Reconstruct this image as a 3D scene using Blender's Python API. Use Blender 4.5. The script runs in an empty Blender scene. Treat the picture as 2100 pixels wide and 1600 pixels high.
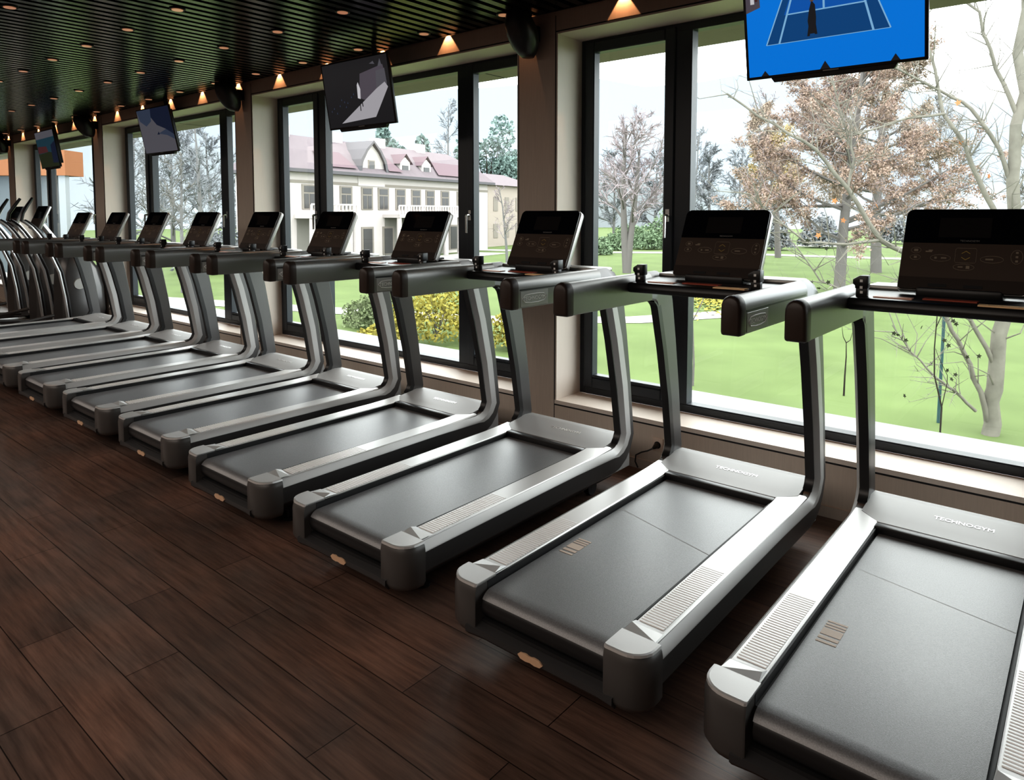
import bpy, bmesh, math, random
from mathutils import Vector, Matrix
R = math.radians
PI = math.pi
random.seed(7)
scn = bpy.context.scene
COL = scn.collection

# ------------------------------------------------------------------ materials
def new_mat(name):
    m = bpy.data.materials.new(name)
    m.use_nodes = True
    nt = m.node_tree
    return m, nt, nt.nodes, nt.links, nt.nodes['Principled BSDF']

def mat(name, col, rough=.5, metal=0.0, spec=.5, noise=0.0, nscale=20.0, stretch=(1, 1, 1), bump=0.0, bscale=200.0, emit=0.0, coat=0.0, trans=0.0):
    m, nt, N, L, b = new_mat(name)
    c = (*col, 1)
    b.inputs['Base Color'].default_value = c
    b.inputs['Roughness'].default_value = rough
    b.inputs['Metallic'].default_value = metal
    b.inputs['Specular IOR Level'].default_value = spec
    if coat:
        b.inputs['Coat Weight'].default_value = coat
        b.inputs['Coat Roughness'].default_value = .08
    if emit:
        b.inputs['Emission Color'].default_value = c
        b.inputs['Emission Strength'].default_value = emit
    if noise or bump:
        tc = N.new('ShaderNodeTexCoord')
        mp = N.new('ShaderNodeMapping')
        mp.inputs['Scale'].default_value = stretch
        L.new(tc.outputs['Object'], mp.inputs['Vector'])
    if noise:
        n = N.new('ShaderNodeTexNoise')
        n.inputs['Scale'].default_value = nscale
        n.inputs['Detail'].default_value = 4
        L.new(mp.outputs['Vector'], n.inputs['Vector'])
        mx = N.new('ShaderNodeMix'); mx.data_type = 'RGBA'
        mx.inputs['A'].default_value = tuple(x * (1 - noise) for x in col) + (1,)
        mx.inputs['B'].default_value = tuple(min(1, x * (1 + noise)) for x in col) + (1,)
        L.new(n.outputs['Fac'], mx.inputs['Factor'])
        L.new(mx.outputs['Result'], b.inputs['Base Color'])
    if bump:
        n2 = N.new('ShaderNodeTexNoise')
        n2.inputs['Scale'].default_value = bscale
        n2.inputs['Detail'].default_value = 2
        L.new(mp.outputs['Vector'], n2.inputs['Vector'])
        bp = N.new('ShaderNodeBump')
        bp.inputs['Strength'].default_value = bump
        bp.inputs['Distance'].default_value = .002
        L.new(n2.outputs['Fac'], bp.inputs['Height'])
        L.new(bp.outputs['Normal'], b.inputs['Normal'])
    return m

def mat_floor():
    m, nt, N, L, b = new_mat('dark_wood_floor')
    tc = N.new('ShaderNodeTexCoord')
    br = N.new('ShaderNodeTexBrick')
    br.inputs['Scale'].default_value = 1
    br.inputs['Brick Width'].default_value = 1.25
    br.inputs['Row Height'].default_value = .185
    br.inputs['Mortar Size'].default_value = .002
    br.inputs['Mortar Smooth'].default_value = .3
    br.offset = .37
    br.inputs['Color1'].default_value = (.100, .066, .053, 1)
    br.inputs['Color2'].default_value = (.150, .100, .080, 1)
    br.inputs['Mortar'].default_value = (.012, .006, .004, 1)
    L.new(tc.outputs['Object'], br.inputs['Vector'])
    mp = N.new('ShaderNodeMapping'); mp.inputs['Scale'].default_value = (.9, 13, 1)
    L.new(tc.outputs['Object'], mp.inputs['Vector'])
    n = N.new('ShaderNodeTexNoise'); n.inputs['Scale'].default_value = 3.2; n.inputs['Detail'].default_value = 8; n.inputs['Roughness'].default_value = .68
    L.new(mp.outputs['Vector'], n.inputs['Vector'])
    rp = N.new('ShaderNodeValToRGB')
    rp.color_ramp.elements[0].position = .36; rp.color_ramp.elements[0].color = (.55, .53, .52, 1)
    rp.color_ramp.elements[1].position = .63; rp.color_ramp.elements[1].color = (1.12, 1.1, 1.08, 1)
    L.new(n.outputs['Fac'], rp.inputs['Fac'])
    n3 = N.new('ShaderNodeTexNoise'); n3.inputs['Scale'].default_value = 2.2; n3.inputs['Detail'].default_value = 5
    L.new(tc.outputs['Object'], n3.inputs['Vector'])
    rp3 = N.new('ShaderNodeValToRGB')
    rp3.color_ramp.elements[0].position = .3; rp3.color_ramp.elements[0].color = (.72, .8, .85, 1)
    rp3.color_ramp.elements[1].position = .7; rp3.color_ramp.elements[1].color = (1.3, 1.08, .98, 1)
    L.new(n3.outputs['Fac'], rp3.inputs['Fac'])
    mx = N.new('ShaderNodeMix'); mx.data_type = 'RGBA'; mx.blend_type = 'MULTIPLY'; mx.inputs['Factor'].default_value = 1
    L.new(br.outputs['Color'], mx.inputs['A']); L.new(rp.outputs['Color'], mx.inputs['B'])
    mx2 = N.new('ShaderNodeMix'); mx2.data_type = 'RGBA'; mx2.blend_type = 'MULTIPLY'; mx2.inputs['Factor'].default_value = 1
    L.new(mx.outputs['Result'], mx2.inputs['A']); L.new(rp3.outputs['Color'], mx2.inputs['B'])
    L.new(mx2.outputs['Result'], b.inputs['Base Color'])
    b.inputs['Roughness'].default_value = .33
    b.inputs['Specular IOR Level'].default_value = .5
    bp = N.new('ShaderNodeBump'); bp.inputs['Strength'].default_value = .15; bp.inputs['Distance'].default_value = .003
    L.new(n.outputs['Fac'], bp.inputs['Height']); L.new(bp.outputs['Normal'], b.inputs['Normal'])
    return m

def mat_glass():
    m = bpy.data.materials.new('window_glass'); m.use_nodes = True
    nt = m.node_tree; N = nt.nodes; L = nt.links
    N.clear()
    out = N.new('ShaderNodeOutputMaterial')
    t = N.new('ShaderNodeBsdfTransparent'); t.inputs['Color'].default_value = (.95, .975, .965, 1)
    g = N.new('ShaderNodeBsdfGlossy'); g.inputs['Roughness'].default_value = .01
    fr = N.new('ShaderNodeFresnel'); fr.inputs['IOR'].default_value = 1.35
    ge = N.new('ShaderNodeNewGeometry'); mi = N.new('ShaderNodeMix'); mi.data_type = 'FLOAT'
    mi.inputs['A'].default_value = 1.33; mi.inputs['B'].default_value = 1 / 1.33
    L.new(ge.outputs['Backfacing'], mi.inputs['Factor']); L.new(mi.outputs['Result'], fr.inputs['IOR'])
    mx = N.new('ShaderNodeMixShader')
    L.new(fr.outputs['Fac'], mx.inputs['Fac']); L.new(t.outputs['BSDF'], mx.inputs[1]); L.new(g.outputs['BSDF'], mx.inputs[2])
    L.new(mx.outputs['Shader'], out.inputs['Surface'])
    return m

def mat_emit(name, col, s=1.0):
    m, nt, N, L, b = new_mat(name)
    b.inputs['Base Color'].default_value = (0, 0, 0, 1)
    b.inputs['Roughness'].default_value = .25
    b.inputs['Emission Color'].default_value = (*col, 1)
    b.inputs['Emission Strength'].default_value = s
    return m

M = {}
M['floor'] = mat_floor()
M['glass'] = mat_glass()
M['laminate'] = mat('pale_wood_laminate', (0.6156, 0.5280, 0.4514), .55, noise=.09, nscale=6, stretch=(22, 22, 1.2), spec=.3)
M['reveal'] = mat('window_lit_laminate', (.78, .70, .63), .5, noise=.05, nscale=6, stretch=(22, 22, 1.2), spec=.3)
M['groove'] = mat('shadow_gap', (.012, .012, .014), .7)
M['winframe'] = mat('anthracite_frame', (.020, .026, .034), .38, spec=.5)
M['slat'] = mat('glossy_black_slat', (.0045, .0045, .005), .20, spec=.25)
M['plenum'] = mat('black_plenum', (.004, .004, .004), .9, spec=.1)
M['innerwall'] = mat('dark_room_wall', (.16, .13, .11), .7)
M['hand'] = mat('handrail_grey', (.20, .197, .192), .36, metal=.6)
M['letter'] = mat('bright_hood_lettering', (.97, .97, .97), .38, metal=.85)
M['hood'] = mat('satin_hood', (.30, .297, .295), .50, metal=.2, spec=.45)
M['trim'] = mat('light_silver_trim', (.46, .455, .45), .42, metal=.25)
M['bumper'] = mat('dark_bumper_plastic', (.035, .034, .035), .4)
M['metal'] = mat('satin_grey_metal', (.30, .29, .28), .36, metal=.85)
M['metal_d'] = mat('dark_grey_metal', (.120, .117, .117), .38, metal=.75)
M['rail'] = mat('brushed_silver_rail', (.62, .615, .61), .40, metal=.55, bump=.06, bscale=400)
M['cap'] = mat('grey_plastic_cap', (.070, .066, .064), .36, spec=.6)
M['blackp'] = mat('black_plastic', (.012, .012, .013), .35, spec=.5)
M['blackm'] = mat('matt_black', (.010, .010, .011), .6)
M['belt'] = mat('charcoal_belt', (.155, .158, .165), .34, spec=.9, noise=.55, nscale=260, bump=.25, bscale=500)
M['rubber'] = mat('ribbed_grey_rubber', (.74, .74, .74), .42, metal=.35)
M['gloss'] = mat('black_glass', (.004, .005, .008), .10, spec=.5)
M['lcd'] = mat('dim_lcd', (.020, .018, .018), .2)
M['brown'] = mat('brown_keypad', (0.0744, 0.0504, 0.0372), .45)
M['brownd'] = mat('dark_brown_plastic', (0.0364, 0.0238, 0.0182), .4)
M['legend'] = mat('pale_print', (.30, .25, .19), .5)
M['legend_y'] = mat('yellow_print', (.50, .36, .10), .5)
M['white'] = mat('white_print', (.92, .92, .90), .6)
M['plate'] = mat('light_grey_plate', (.34, .335, .32), .45, metal=.2)
M['gold'] = mat('pale_copper_badge', (.75, .50, .33), .4, metal=.3)
M['mark'] = mat('pale_belt_print', (.52, .43, .36), .6)
M['seam'] = mat('belt_joint_line', (.30, .29, .28), .6)
M['pad_p'] = mat('pink_tray_pad', (.95, .55, .42), .4)
M['pad_r'] = mat('red_tray_pad', (.45, .09, .05), .4)
M['pad_b'] = mat('beige_tray_pad', (1.0, .68, .38), .4)
M['chrome'] = mat('satin_chrome', (.62, .62, .62), .25, metal=1)
M['silver'] = mat('silver_paint', (.52, .52, .52), .3, metal=.7)
M['lampwarm'] = mat_emit('warm_lamp', (1, .46, .26), .34)
M['socket'] = mat('beige_socket', (.62, .50, .42), .45)
# exterior
M['grass'] = mat('lawn_grass', (0.0862, 0.1183, 0.0446), .9, noise=.35, nscale=.35, spec=.1)
M['path'] = mat('pale_gravel_path', (0.2511, 0.2430, 0.2308), .9, spec=.1)
M['ledge'] = mat('white_render_ledge', (0.3159, 0.3159, 0.3199), .6)
M['soffit'] = mat('cream_soffit', (0.2250, 0.1886, 0.1675), .7)
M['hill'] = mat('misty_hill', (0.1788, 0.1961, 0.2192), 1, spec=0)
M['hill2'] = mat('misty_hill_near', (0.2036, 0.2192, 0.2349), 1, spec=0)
M['bark_pale'] = mat('pale_plane_bark', (0.1458, 0.1371, 0.1166), .9, noise=.4, nscale=4, spec=.1)
M['bark_grey'] = mat('grey_bark', (0.1225, 0.1134, 0.1089), .9, spec=.1)
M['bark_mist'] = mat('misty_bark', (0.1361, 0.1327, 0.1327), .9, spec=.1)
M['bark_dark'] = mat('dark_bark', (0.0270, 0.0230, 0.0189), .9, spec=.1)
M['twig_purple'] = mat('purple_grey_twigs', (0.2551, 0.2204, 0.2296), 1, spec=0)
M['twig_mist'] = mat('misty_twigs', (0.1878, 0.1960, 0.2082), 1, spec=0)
M['twig_grey'] = mat('grey_twigs', (0.1406, 0.1336, 0.1231), 1, spec=0)
M['larch'] = mat('russet_needles', (0.2699, 0.2006, 0.1657), 1, noise=.3, nscale=1.5, spec=0)
M['larch2'] = mat('pale_russet_needles', (0.2776, 0.2209, 0.1769), 1, noise=.3, nscale=1.5, spec=0)
M['yellowleaf'] = mat('yellow_leaves', (0.3402, 0.2665, 0.1361), 1, noise=.3, nscale=1.5, spec=0)
M['yellowbush'] = mat('yellow_bush_leaves', (0.2387, 0.2111, 0.0551), 1, noise=.4, nscale=2.5, spec=0)
M['greenbush'] = mat('grey_green_bush_leaves', (0.1377, 0.1652, 0.0918), 1, noise=.4, nscale=2.5, spec=0)
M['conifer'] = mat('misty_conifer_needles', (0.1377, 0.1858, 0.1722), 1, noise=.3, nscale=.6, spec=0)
M['orangeleaf'] = mat('orange_leaf', (0.3443, 0.1515, 0.0643), .8, spec=.1)
M['darkleaf'] = mat('withered_leaf', (0.0243, 0.0270, 0.0162), .8, spec=.1)
M['bluepole'] = mat('blue_green_stake', (0.0189, 0.0594, 0.0648), .5)
M['vwall'] = mat('cream_villa_wall', (0.4294, 0.3940, 0.3846), .9, spec=.1)
M['vroof'] = mat('pinkish_villa_roof', (0.1418, 0.1207, 0.1306), .9, noise=.12, nscale=2, spec=.1)
M['vroof_r'] = mat('dusty_red_roof', (0.1326, 0.0970, 0.1093), .9, spec=.1)
M['veave'] = mat('grey_eave', (0.1026, 0.0985, 0.1067), .8, spec=.1)
M['vglass'] = mat('villa_window_glass', (0.0432, 0.0405, 0.0405), .3)
M['vframe'] = mat('villa_window_frame', (0.1847, 0.1642, 0.1436), .8)
M['vshade'] = mat('villa_porch_shade', (0.1539, 0.1488, 0.1334), .9)
M['pinkwall'] = mat('pinkish_far_wall', (0.3078, 0.2668, 0.2360), .9, spec=.1)
M['orange'] = mat('orange_cladding', (0.2570, 0.1148, 0.0597), .8, spec=.1)
M['bluegrey'] = mat('blue_grey_wall', (0.0918, 0.1102, 0.1239), .6)
M['palegrey'] = mat('pale_grey_panel', (0.2570, 0.2754, 0.2938), .7)
M['hedge'] = mat('hedge_leaves', (0.1414, 0.1928, 0.1221), 1, noise=.4, nscale=2, spec=0)

# ------------------------------------------------------------------ mesh helpers
class MB:
    def __init__(s): s.v = []; s.f = []
    def add(s, vs, fs):
        o = len(s.v); s.v += [tuple(p) for p in vs]; s.f += [tuple(i + o for i in f) for f in fs]; return s
    def box(s, x0, x1, y0, y1, z0, z1):
        vs = [(x0, y0, z0), (x1, y0, z0), (x1, y1, z0), (x0, y1, z0), (x0, y0, z1), (x1, y0, z1), (x1, y1, z1), (x0, y1, z1)]
        return s.add(vs, [(0, 3, 2, 1), (4, 5, 6, 7), (0, 1, 5, 4), (1, 2, 6, 5), (2, 3, 7, 6), (3, 0, 4, 7)])
    def prism(s, poly, a, b, axis='x'):
        n = len(poly)
        def P(p, t):
            return (t, p[0], p[1]) if axis == 'x' else ((p[0], t, p[1]) if axis == 'y' else (p[0], p[1], t))
        vs = [P(p, a) for p in poly] + [P(p, b) for p in poly]
        fs = [tuple(range(n)), tuple(range(2 * n - 1, n - 1, -1))] + [(i, i + n, (i + 1) % n + n, (i + 1) % n) for i in range(n)]
        return s.add(vs, fs)
    def loft(s, rings, caps=True):
        n = len(rings[0]); vs = [p for r in rings for p in r]; fs = []
        for k in range(len(rings) - 1):
            for i in range(n):
                j = (i + 1) % n
                fs.append((k * n + i, k * n + j, (k + 1) * n + j, (k + 1) * n + i))
        if caps:
            fs.append(tuple(range(n - 1, -1, -1))); e = (len(rings) - 1) * n
            fs.append(tuple(range(e, e + n)))
        return s.add(vs, fs)
    def tube(s, pts, rad, n=8, caps=True):
        pts = [Vector(p) for p in pts]; rings = []
        if not hasattr(rad, '__len__'): rad = [rad] * len(pts)
        ref = None
        for i, p in enumerate(pts):
            d = (pts[min(i + 1, len(pts) - 1)] - pts[max(i - 1, 0)])
            if d.length < 1e-9: d = Vector((0, 0, 1))
            d.normalize()
            if ref is None:
                ref = Vector((1, 0, 0)) if abs(d.x) < .8 else Vector((0, 1, 0))
            u = ref - d * ref.dot(d)
            if u.length < 1e-6: u = d.orthogonal()
            u.normalize(); w = d.cross(u); ref = u
            rings.append([p + (u * math.cos(2 * PI * k / n) + w * math.sin(2 * PI * k / n)) * rad[i] for k in range(n)])
        return s.loft(rings, caps)
    def xf(s, mtx, start=0):
        for i in range(start, len(s.v)): s.v[i] = tuple(mtx @ Vector(s.v[i]))
        return s
    def build(s, name, m, parent=None, bevel=0, seg=2, smooth=35, fix=True):
        me = bpy.data.meshes.new(name)
        me.from_pydata(s.v, [], s.f)
        if fix or bevel:
            bm = bmesh.new(); bm.from_mesh(me)
            if fix: bmesh.ops.recalc_face_normals(bm, faces=bm.faces)
            if bevel:
                ed = [e for e in bm.edges if len(e.link_faces) == 2 and e.calc_face_angle(0) > R(30)]
                bmesh.ops.bevel(bm, geom=ed, offset=bevel, segments=seg, profile=.5, affect='EDGES', clamp_overlap=True)
            bm.to_mesh(me); bm.free()
        ms = m if isinstance(m, (list, tuple)) else [m]
        for q in ms: me.materials.append(q)
        if smooth:
            me.polygons.foreach_set('use_smooth', [True] * len(me.polygons))
            me.set_sharp_from_angle(angle=R(smooth))
        o = bpy.data.objects.new(name, me); COL.objects.link(o)
        if parent is not None: o.parent = parent
        return o

def tag(o, label=None, cat=None, group=None, kind=None):
    if label: o['label'] = label
    if cat: o['category'] = cat
    if group: o['group'] = group
    if kind: o['kind'] = kind
    return o

def empty(name, loc, rz=0):
    o = bpy.data.objects.new(name, None); COL.objects.link(o)
    o.location = loc; o.rotation_euler = (0, 0, rz); o.empty_display_size = .1
    return o

def copy_tree(o, parent=None):
    c = o.copy(); COL.objects.link(c)
    if parent is not None: c.parent = parent
    for ch in list(o.children): copy_tree(ch, c)
    return c

def text_mesh(name, body, size, m, parent, mtx, extr=.0004, sx=1.0):
    cu = bpy.data.curves.new(name, 'FONT'); cu.body = body; cu.size = size
    cu.align_x = 'CENTER'; cu.align_y = 'CENTER'; cu.extrude = extr; cu.resolution_u = 2
    t = bpy.data.objects.new(name + '_src', cu); COL.objects.link(t)
    bpy.context.view_layer.update()
    me = bpy.data.meshes.new_from_object(t.evaluated_get(bpy.context.evaluated_depsgraph_get()))
    bpy.data.objects.remove(t); bpy.data.curves.remove(cu)
    me.transform(mtx @ Matrix.Diagonal((sx, 1, 1, 1)))
    me.materials.clear(); me.materials.append(m); me.name = name
    o = bpy.data.objects.new(name, me); COL.objects.link(o)
    if parent is not None: o.parent = parent
    return o

# ------------------------------------------------------------------ camera
cam = bpy.data.cameras.new('camera'); camo = bpy.data.objects.new('camera', cam); COL.objects.link(camo)
camo.location = (0, 0, 1.58); camo.rotation_euler = (R(90 - 3.8697), 0, R(39.929))
cam.sensor_width = 36; cam.lens = 36 * 1448.24 / 2100; cam.shift_y = -(800 - 536.915) / 2100
cam.clip_start = .05; cam.clip_end = 2000
scn.camera = camo

# ------------------------------------------------------------------ room shell
XL, XR, YB, YW = -20.0, 6.0, -5.0, 3.816
PER = 3.781
X0 = -2.816                      # left jamb of the nearest window
OPW = 3.461
SILL, HEAD, CEIL = .319, 2.774, 2.88
def S(o): return tag(o, kind='structure')

S(MB().box(XL, XR, YB, YW, -.1, 0).build('floor', M['floor'], smooth=0))
# window wall: apron, header and pillars
w = MB()
w.box(XL, XR, YW, 4.20, -.1, SILL - .036)
w.box(XL, XR, YW, 4.20, HEAD, 3.25)
jambs = [X0 - PER * k for k in range(-1, 5)]
edges = []
xr = XR
for x0 in jambs:
    w.box(x0 + OPW, xr, YW, 4.20, SILL - .036, HEAD)
    edges += [x0 + OPW, x0]
    xr = x0
w.box(XL, xr, YW, 4.20, SILL - .036, HEAD)
S(w.build('wall_front', M['laminate'], smooth=0))
# opening linings and sill boards: wall laminate, lightened in colour as if window-lit
w = MB()
for x0 in jambs:
    w.box(x0 - .001, x0 + .012, YW + .003, 4.10, SILL, HEAD)
    w.box(x0 + OPW - .012, x0 + OPW + .001, YW + .003, 4.10, SILL, HEAD)
    w.box(x0 + .012, x0 + OPW - .012, YW + .003, 4.10, HEAD - .012, HEAD + .001)
S(w.build('trim_1', M['reveal'], smooth=0))
w = MB()
for x0 in jambs: w.box(x0, x0 + OPW, YW - .002, 4.10, SILL - .026, SILL)
S(w.build('trim_2', M['reveal'], smooth=0))
w = MB()
for x0 in jambs:
    w.box(x0, x0 + OPW, YW - .0015, YW + .01, SILL - .036, SILL - .026)
    w.box(x0, x0 + OPW, YW - .0015, YW + .01, HEAD - .001, HEAD + .006)
    for xx in (x0 - .005, x0 + OPW): w.box(xx, xx + .005, YW - .0015, YW + .01, .02, CEIL)
S(w.build('trim_3', M['groove'], smooth=0))
S(MB().box(XL, XR, YW - .012, YW, 0, .06).build('baseboard_front', M['laminate'], smooth=0))
S(MB().box(XL, XR, YB - .1, YB, 0, 3.25).build('wall_back', M['innerwall'], smooth=0))
S(MB().box(XL - .1, XL, YB, 4.20, 0, 3.25).build('wall_left', M['innerwall'], smooth=0))
S(MB().box(XR, XR + .1, YB, 4.20, 0, 3.25).build('wall_right', M['innerwall'], smooth=0))
# slatted ceiling under a black plenum
c = MB(); c.box(XL, XR, YB, YW, 3.2, 3.25)
ceil_o = S(c.build('ceiling', M['plenum'], smooth=0))
c = MB(); x = XL + .05
while x < XR:
    c.box(x - .027, x + .027, YB, 3.72, CEIL, CEIL + .05); x += .1
o = c.build('slat_panel', M['slat'], ceil_o, smooth=0); o['kind'] = 'structure'
c = MB(); c.box(XL, XR, 3.72, 3.735, CEIL - .002, 3.2)
o = c.build('edge_profile', M['slat'], ceil_o, smooth=0); o['kind'] = 'structure'

# windows
def frame_rect(mb, x0, x1, z0, z1, t, y0, y1):
    mb.box(x0, x0 + t, y0, y1, z0, z1); mb.box(x1 - t, x1, y0, y1, z0, z1)
    mb.box(x0 + t, x1 - t, y0, y1, z0, z0 + t); mb.box(x0 + t, x1 - t, y0, y1, z1 - t, z1)
for k, x0 in enumerate(jambs):
    root = empty('window_%d' % (k + 1), (x0, 4.10, 0)); S(root)
    f = MB()
    frame_rect(f, 0.012, OPW - .012, SILL, HEAD - .012, .05, 0, .08)
    f.box(.70, .83, 0, .08, SILL + .05, HEAD - .06); f.box(2.60, 2.73, 0, .08, SILL + .05, HEAD - .06)
    f.box(.83, 2.60, 0, .08, SILL + .05, .374); f.box(.83, 2.60, 0.0, .08, 2.74 - .03, HEAD - .06)
    f.build('frame', M['winframe'], root, bevel=.004, seg=1, smooth=0)
    for (a, b_, side) in ((.05, .722, 1), (2.708, 3.411, -1)):
        sm = MB(); frame_rect(sm, a, b_, .366, 2.744, .072, -.014, .06)
        sm.box(a + .072, b_ - .072, -.014, .06, .438, .46)
        so = sm.build('sash', M['winframe'], root, bevel=.006, seg=1, smooth=0)
        xh = b_ - .036 if side == 1 else a + .036
        h = MB(); h.tube([(xh, -.014, 1.57), (xh, -.05, 1.57), (xh, -.056, 1.565), (xh, -.056, 1.43)], [.011, .011, .011, .009], 8)
        h.box(xh - .014, xh + .014, -.02, -.014, 1.53, 1.61)
        h.build('handle', M['chrome'], so)
        MB().box(a + .06, b_ - .06, .03, .036, .45, 2.69).build('glass', M['glass'], root, smooth=0)
    MB().box(.82, 2.61, .03, .036, .365, 2.73).build('glass', M['glass'], root, smooth=0)

# outside ledge, roof overhang
S(MB().box(XL, XR, 4.20, 4.84, .05, .27).build('trim_4', M['ledge'], smooth=0))
c = MB(); c.box(XL - 3, XR + 2, 4.20, 5.12, 2.85, 3.0)
S(c.build('roof_overhang', M['soffit'], smooth=0))
c = MB()
for k in range(-8, 3): c.box(X0 + .35 + k * 1.89, X0 + .36 + k * 1.89, 4.20, 5.12, 2.847, 2.85)
S(c.build('trim_5', M['groove'], smooth=0))

# ------------------------------------------------------------------ treadmill
Y0 = 2.7
def sect(x, xi, xo, p, n, T, cio, cii, coo, coi):
    """octagonal section; p inner point (Y,Z), n normal towards the inside of the C; corners (dx,dt)"""
    def at(xx, t): return (x * xx, p[0] - n[0] * t - Y0, p[1] - n[1] * t)
    return [at(xi + cii[0], 0), at(xo - cio[0], 0), at(xo, cio[1]), at(xo, T - coo[1]), at(xo - coo[0], T), at(xi + coi[0], T), at(xi, T - coi[1]), at(xi, cii[1])]
def side_path():
    st = []
    sm = (.006, .006)
    st.append(((1.925, .279), (0, 1), .125)); st.append(((3.0, .283), (0, 1), .13)); st.append(((3.36, .283), (0, 1), .133))
    for d in (-72, -54, -36, -13):
        a = R(d); st.append(((3.36 + .095 * math.cos(a), .378 + .095 * math.sin(a)), (-math.cos(a), -math.sin(a)), .133 - .008 * (d + 90) / 77))
    n = (-.974, -.228)
    st.append(((3.408, .62), n, .128)); st.append(((3.345, .89), n, .145))
    a0 = -13 + 180
    for d in (13, 30, 50, 70, 90):
        a = R(d); st.append(((3.215 + .07 * math.cos(a), 1.082 + .07 * math.sin(a)), (-math.cos(a), -math.sin(a)), {13: .165, 30: .17, 50: .168, 70: .155, 90: .14}[d]))
    st.append(((3.16, 1.152), (0, -1), .14))
    return st
PATH = side_path()

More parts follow.
